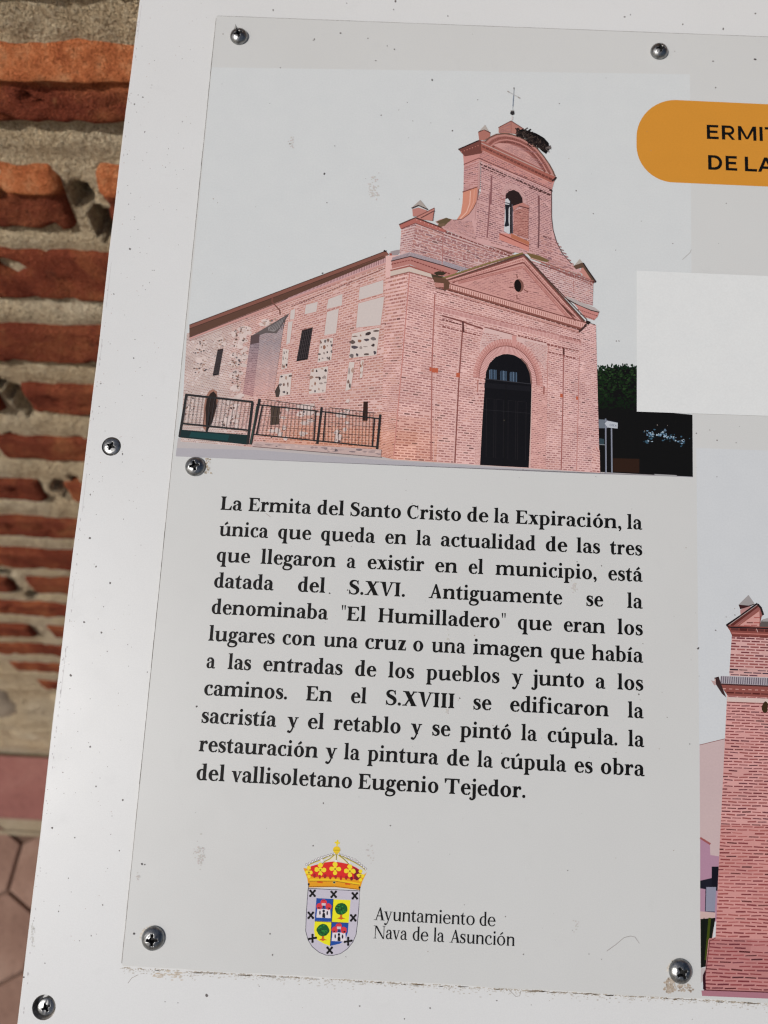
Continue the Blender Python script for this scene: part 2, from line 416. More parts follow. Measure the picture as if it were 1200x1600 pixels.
        if ch == 'f':
            p = s.box(85, 0, 85 + st, 620) + s.foot(85) + s.box(10, X - hl, 85 + st + 130, X) + s.stroke((85 + st / 2, 590, 140), (85 + st / 2 + 15, 710, 120), (85 + st / 2 + 100, 790, 70), (85 + st + 130, 790, 60)) + s.dot(85 + st + 135, 745, 62)
            return 85 + st + 175, p
        if ch in 'vy':
            p = s.diag(215, 0, 40, X, st * 1.12) + s.diag(245 + st * .3, 0, 425, X, hl * 1.15) + s.serif(105, X, 105, -1) + s.serif(455, X, 92, -1)
            if ch == 'v': p = [[(235, -8), (235 + st * .75, -8), (40 + st * 1.15, X), (40, X)], [(250, -8), (310, -8), (425 + hl * 1.2, X), (425, X)]] + s.serif(110, X, 110, -1) + s.serif(455, X, 92, -1)
            else: p = [[(240, 40), (240 + st * .85, 10), (40 + st * 1.15, X), (40, X)]] + s.serif(110, X, 110, -1) + s.serif(465, X, 92, -1) + s.stroke((455, X - 10, 52), (330, 130, 52), (240, -120, 56), (160, -215, 80), (100, -225, 90)) + s.dot(85, -195, 66)
            return 545, p
        if ch == 'x':
            p = [[(355, 0), (355 + st * 1.2, 0), (55 + st * 1.2, X), (55, X)], [(80, 0), (80 + hl * 1.3, 0), (455, X), (455 - hl * 1.3, X)]]
            p += s.serif(130, X, 120, -1) + s.serif(440, X, 95, -1) + s.serif(105, 0, 100) + s.serif(430, 0, 122)
            return 570, p
        if ch == 'z':
            return 500, s.box(55, X - hl * 1.1, 445, X) + s.box(45, 0, 460, hl * 1.1) + [[(45, 20), (45 + st * 1.2, 20), (445, X - 20), (445 - st * 1.2, X - 20)], [(55, X), (55, X - 160), (85, X - 160), (110, X - 40)], [(460, 0), (460, 170), (430, 170), (400, 40)]]
        if ch == 'g':
            p = s.ring(255, 350, 212, 190, 0, 360, st * .92, hl) + s.stroke((395, 440, 60), (450, 500, 60), (490, 510, 60)) + s.dot(495, 480, 55)
            p += s.stroke((200, 180, 46), (115, 130, 80), (120, 55, 110), (230, 25, 130), (370, 5, 130), (470, -65, 110), (455, -165, 80), (350, -235, 55), (220, -250, 52), (80, -215, 70), (40, -135, 80), (85, -50, 60), (170, -5, 46))
            return 535, p
        if ch == '.': return 230, s.dot(115, 68, 82)
        if ch == ',': return 240, s.dot(115, 68, 82) + s.stroke((165, 55, 80), (165, -30, 60), (95, -130, 46))
        if ch == '"': return 330, [[(60, H + 60), (145, H + 60), (120, H - 190), (85, H - 190)], [(195, H + 60), (280, H + 60), (255, H - 190), (220, H - 190)]]
        S2 = st * 1.06
        def cst(x, ft=True, hd=True):
            p = s.box(x, 0, x + S2, H)
            if ft: p += s.foot(x)
            if hd: p += s.foot(x, H, up=-1)
            return p
        if ch == 'I': return 95 + S2 + 95, cst(90)
        if ch == 'L': return 665, cst(90) + s.box(90, 0, 600, hl) + [[(630, 0), (650, 240), (610, 240), (500, hl - 2), (500, 0)]]
        if ch == 'E':
            return 690, cst(90) + s.box(90, 0, 600, hl) + s.box(90, H - hl, 590, H) + s.box(90, 360, 420, 360 + hl) + [[(620, 0), (655, 225), (615, 225), (500, hl - 2), (500, 0)], [(620, H), (632, H - 200), (595, H - 200), (500, H - hl), (500, H)], [(400, 350), (445, 240), (445, 520), (400, 410)]]
        if ch == 'T':
            p = s.box(340, 0, 340 + S2, H) + s.foot(340) + s.box(40, H - hl, 780, H) + [[(30, H), (45, H - 230), (85, H - 230), (160, H - hl), (160, H)], [(790, H), (775, H - 230), (735, H - 230), (660, H - hl), (660, H)]]
            return 820, p
        if ch == 'H': return 90 + S2 + 330 + S2 + 95, cst(90) + cst(90 + S2 + 330) + s.box(90, 355, 90 + S2 + 340, 355 + hl)
        if ch == 'N':
            return 870, s.box(120, 0, 120 + hl, H) + s.serif(135, 0, 110) + s.serif(120, H, 115, -1) + s.box(730, 0, 730 + hl, H) + s.serif(745, H, 110, -1) + [[(90, H), (90 + S2 * 1.25, H), (730 + hl, 0), (730 + hl - 20, -8), (720 - S2 * .3, -8)]]
        if ch in 'AV':
            if ch == 'A':
                p = [[(490, 0), (490 + S2 * 1.25, 0), (400 + hl * .6, H + 12), (360, H + 12), (360 - S2 * .1, H)], [(110, 0), (110 + hl * 1.2, 0), (380 + hl, H), (380 - hl * .4, H)]] + s.box(220, 225, 580, 225 + hl) + s.serif(125, 0, 120) + s.serif(565, 0, 135)
            else:
                p = [[(335, -12), (335 + S2 * .5, -12), (105 + S2 * 1.25, H), (105, H)], [(350, -12), (350 + hl, -12), (665 + hl * .5, H), (665 - hl * .7, H)]] + s.serif(165, H, 140, -1) + s.serif(665, H, 120, -1)
            return (770 if s.st > 120 else 640), p
        if ch == 'X':
            p = [[(490, 0), (490 + S2 * 1.3, 0), (110 + S2 * 1.3, H), (110, H)], [(115, 0), (115 + hl * 1.4, 0), (655, H), (655 - hl * 1.4, H)]]
            return 760, p + s.serif(185, H, 145, -1) + s.serif(640, H, 115, -1) + s.serif(145, 0, 120) + s.serif(590, 0, 150)
        if ch == 'S':
            p = s.stroke((500, 560, 46), (455, 680, 46), (335, 722, 52), (200, 690, 90), (130, 580, 130), (190, 470, 150), (330, 395, 165), (465, 300, 155), (490, 170, 130), (410, 50, 75), (280, 15, 50), (140, 60, 46), (75, 200, 46))
            p += [[(485, H + 8), (522, H + 8), (518, H - 230), (492, H - 230)], [(55, -8), (92, -8), (88, 235), (58, 235)]]
            return 600, p
        if ch == 'C':
            return 730, s.ring(390, H / 2, 345, H / 2 + 14, 52, 308) + [[(600, H + 8), (640, H + 8), (640, H - 235), (612, H - 235), (560, H - 70)], [(580, 70), (655, 200), (690, 200), (660, 130), (600, 40)]]
        return 260, []
BODY = Face(168, 66, 54, 66)
FINE = Face(116, 50, 28, 32, .85)
def word_shapes(face, word, track=0):
    x = 0; out = []
    for ch in word:
        a, p = face.glyph(ch)
        for q in p: out.append([(px + x, py) for px, py in q])
        x += a + track
    xs = [p[0] for q in out for p in q]
    x0, x1 = min(xs), max(xs)
    return [[(px - x0, py) for px, py in q] for q in out], x1 - x0
def text_line(parent, name, face, words, y_ends, size, col=(17, 15, 18), z0=3.5e-5, track=0):
    """words: (string, left x, right x); y_ends: ((x, y), (x, y)) on the baseline"""
    P = Print(z0); (xa, ya), (xb, yb) = y_ends; i = 0
    for w, l, r in words:
        sh, wd = word_shapes(face, w, track)
        A = at(l, ya + (yb - ya) * (l - xa) / (xb - xa)); B = at(r, ya + (yb - ya) * (r - xa) / (xb - xa))
        L = hypot(B[0] - A[0], B[1] - A[1]); dx, dy = (B[0] - A[0]) / L, (B[1] - A[1]) / L
        sx = L / wd
        for q in sh:
            i += 1; P.z = z0 + (i % 60) * 3e-7
            P.loc([(A[0] + px * sx * dx - py * size * dy, A[1] + px * sx * dy + py * size * dx) for px, py in q], col)
    return P.build(name, M_TEXT, parent)
# ------------------------------------------------------------------ the sign
sign = empty('information_sign'); sign.rotation_euler = (TILT, 0, 0)
sign['label'] = 'tilted white information sign with screwed-on panel of printed photographs and Spanish text'; sign['category'] = 'information sign'
PT = 0.0012                                                   # panel thickness; its face is z = 0
# ---- backing board: one sheet with two screw holes
def board():
    z = -PT; x0 = -0.18725 * SC + .0; y1 = .285; y0 = -.235; x1 = .42; t = .0032; ch = .0005
    bm = bmesh.new()
    def loop(pts, zz): 
        vs = [bm.verts.new((x, y, zz)) for x, y in pts]; es = [bm.edges.new((vs[i], vs[(i + 1) % len(vs)])) for i in range(len(vs))]; return vs, es
    n = 24; left = [(x0, y0 + (y1 - y0) * i / n) for i in range(n + 1)]
    wav = lambda y: .00022 * sin(y * 31) + .00012 * sin(y * 97 + 1)
    left = [(x + wav(y), y) for x, y in left]
    outer = left[::-1] + [(x1, y0), (x1, y1)]
    inner = [(x + (ch if i <= n else -ch), y + (ch if abs(y - y0) < 1e-9 else -ch if abs(y - y1) < 1e-9 else 0)) for i, (x, y) in enumerate(outer)]
    vi, ei = loop(inner, z)
    holes = []
    for (hx, hy, r) in HOLES:
        cx, cy = at(hx, hy, z); holes.append((cx, cy, r))
    es = list(ei); rings = []
    for cx, cy, r in holes:
        v, e = loop([(cx + r * cos(2 * pi * i / 40), cy + r * sin(2 * pi * i / 40)) for i in range(40)], z); es += e; rings.append((v, cx, cy, r))
    bmesh.ops.triangle_fill(bm, edges=es, use_beauty=True)
    def wall(a, pts, zz):
        b = [bm.verts.new((x, y, zz)) for x, y in pts]
        for i in range(len(a)): bm.faces.new((a[i], a[(i + 1) % len(a)], b[(i + 1) % len(a)], b[i]))
        return b
    nb = len(bm.faces)
    vo = wall(vi, outer, z - ch); vb = wall(vo, outer, z - t); bm.faces.new(vb)
    for v, cx, cy, r in rings:
        b = wall(v, [(cx + r * .97 * cos(2 * pi * i / 40), cy + r * .97 * sin(2 * pi * i / 40)) for i in range(40)], z - .0005)
        wall(b, [(cx + r * .8 * cos(2 * pi * i / 40), cy + r * .8 * sin(2 * pi * i / 40)) for i in range(40)], z - .0026)
    bm.faces.ensure_lookup_table()
    for f in bm.faces:
        c_ = f.calc_center_median()
        if any(hypot(c_.x - cx, c_.y - cy) < r * 1.02 and len(f.verts) == 4 for cx, cy, r in holes): f.material_index = 1  # hole walls coloured dark to hold the shade inside the screw holes
    bmesh.ops.recalc_face_normals(bm, faces=bm.faces)
    for f in bm.faces:
        if abs(f.normal.z) > .9 and abs(f.calc_center_median().z - z) < 1e-5 and f.normal.z < 0: f.normal_flip()
    me = bpy.data.meshes.new('backing_board'); bm.to_mesh(me); bm.free(); me.materials.append(M_BOARD); me.materials.append(M_EDGE)
    return link(bpy.data.objects.new('backing_board', me), sign)
HOLES = [(174, 697.5, .00395), (68.5, 1574, .0043)]
brd = board()
# ---- panel: two thin sheets, the lower one showing a hair beyond the upper at the foot
PX0, PX1 = -0.06903 * SC, 0.405
PY1, PY0 = 0.73185 * SC, -0.55041 * SC
def panel():
    bm = bmesh.new()
    def sheet(x0, x1, y0, y1, zt, zb, wob):
        n = 60; rim = []
        for i in range(n): rim.append((x0 + (x1 - x0) * i / n, y0 + wob * sin(i * .9) * .5 + wob * rnd.uniform(-.4, .4)))
        for i in range(20): rim.append((x1, y0 + (y1 - y0) * i / 20))
        for i in range(n): rim.append((x1 - (x1 - x0) * i / n, y1 + wob * .2 * sin(i * .7)))
        for i in range(20): rim.append((x0 + wob * .3 * rnd.uniform(-.5, .5), y1 - (y1 - y0) * i / 20))
        a = [bm.verts.new((x, y, zt)) for x, y in rim]; b = [bm.verts.new((x, y, zb)) for x, y in rim]
        bm.faces.new(a)
        for i in range(len(a)):
            f = bm.faces.new((a[i], b[i], b[(i + 1) % len(a)], a[(i + 1) % len(a)])); f.material_index = 1
    sheet(PX0, PX1, PY0, PY1, 0, -.00055, .00008)
    sheet(PX0 + .0001, PX1 - .0001, PY0 - .00055, PY1 - .0002, -.00058, -.00118, .0003)
    me = bpy.data.meshes.new('printed_panel'); bm.to_mesh(me); bm.free()
    me.materials.append(M_PANEL); me.materials.append(M_EDGE)
    return link(bpy.data.objects.new('printed_panel', me), sign)
pan = panel(); pan['label'] = 'off-white printed panel held to the board by five dome-headed screws'

PAPER = (192, 189, 188)
# ---- large photograph of the chapel
P = Print(8e-6); P.soft = .06; P.fade = .10
P.poly([(325.5, 105), (1078, 116), (1083, 745), (274.5, 712)], (198, 202, 203))       # overcast sky
MORT = (212, 174, 169); MORT2 = (198, 170, 168)
BR = [(164, 116, 112), (154, 108, 106), (172, 126, 120), (146, 100, 100), (178, 130, 122)]
BRS = [(168, 118, 108), (176, 128, 116), (156, 108, 102), (182, 136, 122)]
BRT = [(136, 98, 102), (146, 104, 105), (124, 90, 95), (156, 114, 111)]
DK = (92, 56, 54); DK2 = (70, 46, 42); MID = (150, 92, 86)
# pavement along the foot
P.poly([(278, 684), (600, 707), (940, 733), (1083, 743), (1083, 745.5), (274.5, 712)], (178, 172, 172))
P.poly([(276, 700), (400, 703), (600, 719), (940, 741), (1083, 744.5), (1083, 746), (274.5, 713)], (166, 164, 170))
# trees and dark wall on the right
P.poly([(925, 580), (932, 583), (938, 577), (944, 579), (950, 572), (957, 575), (963, 571), (969, 574), (976, 570), (983, 574), (990, 573), (996, 577), (996, 640), (1082, 648), (1082.6, 745), (928, 737)], (12, 15, 14))
for _ in range(420):
    x = rnd.uniform(930, 996); y = rnd.uniform(574, 640); d = (y - 574) / 60
    if y < 576 and rnd.random() < .5: continue
    g = rnd.random() * (1 - d)
    g *= .55 + .45 * sin(x * .35) * cos(y * .3); P.blob(x, y, rnd.uniform(1, 3), rnd.uniform(.8, 2.2), (22 + 46 * g, 34 + 62 * g, 22 + 34 * g), 7)
for _ in range(60):
    x = rnd.uniform(931, 996); P.blob(x, 576 + rnd.uniform(-5, 3) - 2.5 * sin((x - 930) / 66 * pi), 1.2, 2.2, (26, 44, 30), 6)
for cx, cy, rx, ry, n in ((1019, 680, 8, 7, 26), (1036, 677, 8, 7, 26), (1050, 684, 9, 6, 20), (1066, 690, 8, 7, 26), (1012, 690, 7, 6, 10)):
    for _ in range(n):
        P.blob(cx + rnd.gauss(0, rx * .5), cy + rnd.gauss(0, ry * .5), rnd.uniform(.7, 2.2), rnd.uniform(.6, 1.6), rnd.choice([(110, 140, 165), (60, 90, 110), (150, 170, 185), (40, 62, 74), (90, 110, 130), (22, 34, 38)]), 6) if cx < 1060 or _ % 2 else None
P.poly([(944, 715), (1000, 716), (1082, 720), (1082.6, 745), (944, 738)], (24, 19, 17))
P.poly([(958, 716), (999, 717), (999, 739), (958, 737)], (48, 34, 28))
P.poly([(931, 684), (944, 686), (944, 694), (931, 693)], (50, 66, 74)); P.line([(931, 694), (945, 695)], 1.2, (120, 130, 135))
P.poly([(931.5, 655), (949, 656), (951, 665), (949, 669), (931.5, 669)], (104, 112, 122)); P.blob(934.5, 661.5, 1.2, 1.2, (40, 50, 60))
for x in (946.2, 955.4): P.line([(x, 654 if x < 950 else 669), (x + .6, 739)], 2.2, (108, 116, 132)); P.line([(x + .5, 656 if x < 950 else 669), (x + 1.1, 739)], .8, (150, 156, 170))
P.poly([(944.5, 661.5), (948.5, 657), (965.3, 660.4), (965, 669.6), (949.5, 668)], (176, 182, 190))
P.line([(944.5, 661.5), (948.5, 657), (965.3, 660.4)], .7, (60, 66, 80))
for i, ch in enumerate('COCA'):                         # lettering of the little road sign in the picture
    x = 953 + i * 2.75; y = 664.1 + i * .3
    if ch == 'A': P.line([(x, y + 1.6), (x + .9, y - 1.4)], .6, (84, 92, 116)); P.line([(x + .9, y - 1.4), (x + 1.8, y + 1.6)], .6, (84, 92, 116))
    else: P.line([(x + .9 + 1.0 * cos(a), y + 1.5 * sin(a)) for a in [radians(d) for d in range(50, 311 if ch == 'C' else 411, 20)]], .55, (84, 92, 116))
P.poly([(1022, 740.6), (1057, 742.4), (1058.5, 745), (1024, 743.5)], (150, 150, 152))

# --- long side wall
side = [(292, 521), (604, 401), (596, 714), (282, 690)]
def side_tint(x, y):
    t = max(0, min(1, (400 - x) / 60)); t2 = max(0, min(1, (y - 640) / 40)) * max(0, min(1, (x - 400) / 60)); n = 5 * sin(x * .11) * sin(y * .13)
    return (-6 * t + n, 14 * t - 14 * t2 + n, 16 * t - 26 * t2 + n)
P.bricks(side, 72, 62, (204, 170, 164), BRS, .52, .2, dark=.02, wob=.05, tint=side_tint)
def panelq(q, tone, frame=(186, 132, 122)):
    P.poly(q, tone); P.line(q + [q[0]], .9, frame)
for q in (C(260, 380, 3.3333, (1005, 230), (1130, 190), (1130, 262), (1000, 298)), C(260, 380, 3.3333, (998, 312), (1136, 276), (1116, 428), (986, 442)),
          C(260, 380, 3.3333, (842, 290), (918, 262), (915, 325), (833, 345)), C(260, 380, 3.3333, (835, 357), (900, 340), (885, 470), (820, 480)),
          C(260, 380, 3.3333, (725, 320), (790, 303), (782, 358), (718, 373)), C(260, 380, 3.3333, (645, 350), (672, 340), (668, 395), (642, 400)), C(260, 380, 3.3333, (632, 410), (660, 405), (645, 520), (622, 530))):
    panelq(q, (196, 186, 182))
STN = [(168, 140, 128), (150, 136, 132), (176, 150, 138), (96, 82, 78), (122, 96, 88), (66, 56, 56), (150, 120, 108), (112, 104, 104), (140, 100, 84), (82, 74, 80)]
def rubble(q, n, ground=(202, 190, 184), small=1.0):
    panelq(q, ground, (188, 140, 132)); f = P.quadmap(q)
    k = int(math.ceil(sqrt(n)))
    for i in range(k):
        for j in range(k):
            x, y = f((i + rnd.uniform(.25, .75)) / k, (j + rnd.uniform(.25, .75)) / k)
            w = hypot(f(1, .5)[0] - f(0, .5)[0], 0) / k; h = (f(.5, 1)[1] - f(.5, 0)[1]) / k
            P.blob(x, y, w * rnd.uniform(.16, .46) * small, h * rnd.uniform(.10, .32) * small, rnd.choice(STN), 8, .42)
K3 = lambda *p: C(260, 380, 3.3333, *p)
for q, n in ((K3((965, 470), (1112, 438), (1095, 585), (950, 600)), 16), (K3((800, 500), (870, 492), (860, 610), (785, 622)), 12), (K3((750, 655), (845, 640), (830, 778), (740, 786)), 12),
             (K3((605, 545), (640, 555), (630, 650), (597, 660)), 6), (K3((590, 685), (655, 675), (645, 790), (572, 800)), 9), (K3((950, 618), (982, 618), (962, 760), (930, 770)), 4), (K3((1010, 610), (1030, 608), (1022, 700), (1005, 705)), 3)):
    rubble(q, n)
for q, n in ((K3((165, 510), (212, 498), (205, 560), (150, 580)), 14), (K3((145, 600), (212, 590), (205, 670), (140, 682)), 16), (K3((350, 445), (435, 430), (425, 530), (340, 545)), 22), (K3((335, 565), (415, 548), (402, 640), (330, 652)), 22),
             (K3((338, 672), (395, 660), (385, 760), (330, 765)), 16), (K3((500, 402), (570, 388), (556, 420), (500, 425)), 8), (K3((270, 500), (312, 470), (308, 545), (268, 545)), 9), (K3((300, 800), (385, 790), (370, 960), (290, 960)), 24), (K3((100, 820), (150, 800), (140, 900), (95, 900)), 10),
             (K3((700, 850), (800, 810), (790, 1020), (690, 1035)), 16), (K3((880, 850), (960, 810), (940, 1030), (880, 1040)), 14), (K3((560, 850), (640, 850), (620, 1020), (520, 1010)), 9)):
    f = P.quadmap(q)
    for _ in range(int(n * .9)):
        x, y = f(rnd.random(), rnd.random()); k = rnd.uniform(-7, 7); P.blob(x, y, (q[1][0] - q[0][0]) * rnd.uniform(.12, .26), rnd.uniform(2, 4.2), (202 + k, 185 + k, 180 + k), 9, .3)
    P.up()
    for _ in range(int(n * 1.5)):
        x, y = f(rnd.random(), rnd.random()); P.blob(x, y, rnd.uniform(.7, 2.1), rnd.uniform(.6, 1.6), rnd.choice(STN + [(196, 178, 172)]), 7)
# buttress
def btint(x, y):
    t = max(0, min(1, (y - 540) / 75)) ** .8
    return (40 * t, 16 * t, 8 * t)
P.bricks(K3((490, 474), (612, 420), (560, 770), (450, 800)), 36, 10, (164, 150, 152), [(134, 120, 126), (142, 124, 126), (146, 122, 122), (128, 116, 124)], .5, .15, tint=btint, dark=0)
P.bricks(K3((442, 482), (490, 476), (452, 800), (398, 785)), 36, 4, (146, 130, 136), [(116, 98, 106), (106, 90, 98)], .5, .15, tint=btint, dark=0)
P.poly(K3((445, 482), (530, 432), (640, 366), (620, 400), (575, 470), (520, 468), (490, 478), (450, 520)), (96, 88, 88))
P.poly(K3((530, 440), (620, 385), (590, 440), (560, 462), (530, 455)), (134, 128, 128))
for i in range(9): P.line(K3((535 + i * 9, 455 - i * 1), (552 + i * 9, 425 - i * 6)), .8, (70, 64, 66))
P.poly(K3((440, 482), (485, 472), (482, 520), (436, 528)), (88, 72, 74))
# bottom brick zone, oranger
# windows and doors of the long wall
for q in (K3((267, 556), (296, 550), (272, 686), (241, 691)), K3((706, 455), (762, 440), (735, 606), (677, 616))):
    P.poly(q, (38, 34, 36)); f = P.quadmap(q)
    for i in range(6): P.line([f((i + .5) / 6, .05), f((i + .5) / 6, .95)], .45, (78, 72, 74))
    for i in range(7): P.line([f(.05, (i + .5) / 7), f(.95, (i + .5) / 7)], .4, (66, 60, 62))
    P.line([q[0], q[1]], 1.3, (84, 60, 56))
P.poly(K3((196, 850), (205, 800), (222, 772), (242, 760), (262, 772), (268, 820), (250, 900), (210, 985), (190, 960)), (150, 110, 96))
P.poly(K3((205, 860), (213, 810), (230, 782), (246, 772), (262, 790), (262, 850), (240, 930), (212, 980), (205, 940)), (44, 36, 34))
P.poly(K3((545, 850), (592, 850), (585, 945), (540, 948)), (74, 62, 54)); P.poly(K3((1026, 825), (1049, 825), (1047, 925), (1022, 925)), (52, 36, 32))
P.poly(K3((565, 770), (585, 735), (592, 770), (585, 802), (570, 802)), (70, 60, 56))
# eaves: roof edge, gutter and brick dentils
P.poly([(602.5, 399.5), (604, 413), (296, 531), (296, 523)], (188, 142, 136))
P.teeth([(440, 462), (604, 397.5), (604, 410), (440, 472)], 72, (196, 160, 160), (142, 104, 108), .5)
P.poly([(296, 510), (440, 455), (604, 393), (605, 402), (440, 470), (296, 527)], (92, 66, 56))
P.poly([(296, 508), (440, 454), (602, 392), (608, 398), (604, 400), (440, 460), (296, 514)], (126, 84, 74))
P.line([(296, 508), (440, 454), (604, 392)], 1.2, (70, 46, 42)); P.line([(296, 514), (440, 460.5), (600, 400)], .9, (60, 42, 36))
P.line([(296, 527.5), (440, 471), (450, 466)], .9, (70, 54, 50)); P.dashes((455, 479), (602, 419), 1.1, 40, (120, 78, 74)); P.line([(296, 533), (450, 477)], .8, (168, 128, 122))
P.line(K3((552, 280), (550, 305), (590, 350), (592, 372)), 1.8, (112, 72, 64)); P.blob(601, 392.5, 2.2, 1.6, (40, 30, 30)); P.blob(504, 427, 1.3, 1.0, (36, 30, 30))
P.poly(C(610, 300, 6, (0, 560), (60, 545), (110, 540), (60, 600), (0, 650)), (150, 140, 142))
P.poly(C(610, 300, 6, (-10, 570), (14, 580), (14, 660), (-5, 680)), (150, 84, 74)); P.line(C(610, 300, 6, (0, 690), (5, 760), (0, 820)), 2.6, (128, 76, 66))

# --- front block: left return face and front
P.poly([(602.5, 400), (640, 398), (640, 445), (602.5, 440)], MORT)
def front_tint(x, y):
    t = max(0, min(1, (y - 635) / 50)) * max(0, min(1, (705 - x) / 50)); u = max(0, min(1, (x - 850) / 80)); n = 6 * sin(x * .07 + 1) * sin(y * .09) + 3 * sin(x * .31) * sin(y * .17)
    return (0 * t + n - 4 * u, -12 * t + n - 2 * u, -22 * t + n)
P.bricks([(603, 433), (638, 424), (615.5, 718), (595, 713.5)], 76, 5, MORT, BRS, .5, .12, dark=.03, wob=.0, tint=front_tint)
F = [(637, 424), (931, 508), (937, 739), (614.5, 718)]
P.bricks(F, 76, 38, MORT, BR, .48, .2, dark=.06, tint=front_tint)
P.poly([(931, 698), (937, 705), (937.5, 739), (931, 738)], (190, 132, 122))
P.bricks([(925, 700), (937, 704), (937.5, 739), (925, 738)], 9, 2, MORT, BR, .5, .2)
# pilaster shadows running down the front
K2 = lambda *p: C(560, 400, 3, *p)
for pts, w, c in ((K2((358, 180), (345, 500), (340, 960)), 2.0, (160, 104, 98)), (K2((372, 180), (362, 500), (352, 960)), 1.0, (212, 176, 170)),
                  (K2((490, 320), (470, 600), (452, 968)), 2.2, (128, 78, 74)), (K2((478, 380), (462, 600), (446, 968)), 1.2, (206, 170, 164)),
                  (K2((962, 440), (958, 700), (950, 1000)), 1.8, (150, 96, 92)), (K2((1035, 470), (1030, 700), (1022, 1008)), 1.1, (176, 122, 116)),
                  (K2((890, 420), (882, 700), (876, 1000)), 1.2, (178, 128, 122)), (K2((576, 350), (572, 560), (560, 970)), 1.0, (190, 146, 140)), (K2((240, 80), (205, 500), (165, 940)), 1.6, (188, 128, 120))):
    P.line(pts, w, c)
for x, y, w, h in ((679.5, 578.5, 10, 7), (672.5, 577, 3, 6), (715.5, 586, 5.5, 7), (877, 618, 4, 6), (901.5, 622, 3, 5.5)): P.poly([(x - w / 2, y - h / 2), (x + w / 2, y - h / 2 + .5), (x + w / 2, y + h / 2 + .5), (x - w / 2, y + h / 2)], (178, 92, 68))
K4 = lambda *p: C(670, 470, 4.6154, *p)
# capitals and entablature
P.teeth(K4((50, 40), (600, 175), (600, 205), (50, 72)), 60, (206, 164, 160), (160, 106, 104), .45)
P.teeth(K4((600, 175), (1100, 292), (1100, 320), (600, 205)), 50, (206, 166, 162), (176, 124, 120), .42)
P.dashes((681, 476.5), (908, 533), 1.3, 34, (140, 86, 82)); P.line(K4((50, 30), (600, 168), (1100, 290)), .9, (168, 112, 108))
P.line(K4((95, 108), (240, 150), (390, 205)), 2.4, (112, 66, 62)); P.dashes(K4((95, 135))[0], K4((240, 175))[0], 2.0, 6, (104, 60, 58)); P.dashes(K4((95, 185))[0], K4((375, 255))[0], 2.0, 9, (126, 74, 70))
P.line(K4((245, 150), (250, 230)), 3, (84, 50, 48)); P.dashes(K4((265, 165))[0], K4((385, 200))[0], 2.0, 5, (120, 70, 66))
P.line(K4((400, 190), (610, 245)), 1.6, (122, 72, 68)); P.dashes(K4((640, 250))[0], K4((850, 305))[0], 2.0, 9, (118, 70, 66))
P.dashes(K4((850, 315))[0], K4((1085, 365))[0], 2.1, 9, (124, 74, 70)); P.dashes(K4((860, 370))[0], K4((1060, 418))[0], 1.8, 8, (124, 74, 70)); P.line(K4((972, 340), (972, 390)), 3, (84, 50, 48))
P.dashes(K4((940, 260))[0], K4((1100, 300))[0], 1.2, 8, (140, 90, 86))
# spandrel in pale render and the arch
P.poly(K4((405, 195), (615, 250), (630, 262), (850, 308), (855, 360), (840, 500), (800, 440), (740, 350), (640, 285), (560, 280), (470, 310), (400, 370), (365, 450), (370, 300)), (204, 174, 170))
P.bricks(K4((398, 210), (540, 240), (500, 330), (375, 340)), 9, 6, MORT, BR, .45, .2, base=False, keep=lambda x, y: (x - 793) ** 2 / 52 ** 2 + (y - 600) ** 2 / 69 ** 2 > 1 and y > 519 + (x - 760) * .3); P.bricks(K4((690, 285), (850, 325), (845, 480), (690, 440)), 16, 7, MORT, BR, .45, .2, base=False, keep=lambda x, y: (x - 793) ** 2 / 53 ** 2 + (y - 597) ** 2 / 68 ** 2 > 1)
cxa, cya = 793.5, 597
def arch(rx0, ry0, rx1, ry1, n, a, b, a0=178, a1=-4, tilt=.10, cx=cxa, cy=cya, duty=.55, foot=0):
    for k, (d, col) in enumerate(((1.0, a), (duty, b))):
        P.up()
        for i in range(n):
            t0 = radians(a0 + (a1 - a0) * i / n); t1 = radians(a0 + (a1 - a0) * (i + d) / n)
            q = [(cx + rx * cos(t), cy - ry * sin(t) + tilt * rx * cos(t)) for rx, ry, t in ((rx0, ry0, t0), (rx1, ry1, t0), (rx1, ry1, t1), (rx0, ry0, t1))]
            kk = rnd.uniform(-6, 6) * k
            P.poly(q, tuple(x + kk for x in col), False)
arch(50, 62, 54.5, 67, 40, (202, 156, 150), (186, 134, 128)); arch(45, 56, 50, 62, 60, (196, 146, 140), (170, 116, 110)); arch(36, 44, 45, 56, 64, (212, 172, 168), (172, 118, 114), duty=.45)
arch(44.6, 55.4, 45.6, 56.8, 40, (146, 96, 92), (130, 84, 80))
P.line(K4((612, 245), (618, 300), (612, 330)), 1.6, (150, 96, 90)); P.poly(K4((598, 250), (632, 255), (630, 330), (606, 328)), (196, 144, 138))
P.bricks(K2((545, 590), (596, 590), (572, 978), (545, 975)), 40, 3, MORT, BR, .45, .2)
P.bricks(K2((806, 600), (885, 620), (878, 1000), (800, 992)), 44, 5, (208, 164, 158), BR, .45, .2)
P.line(K2((812, 620), (808, 800), (803, 990)), 1.6, (196, 168, 160)); P.line(K2((560, 580), (558, 640)), 2.2, (170, 118, 110)); P.line(K2((870, 610), (868, 650)), 2.6, (150, 98, 92))
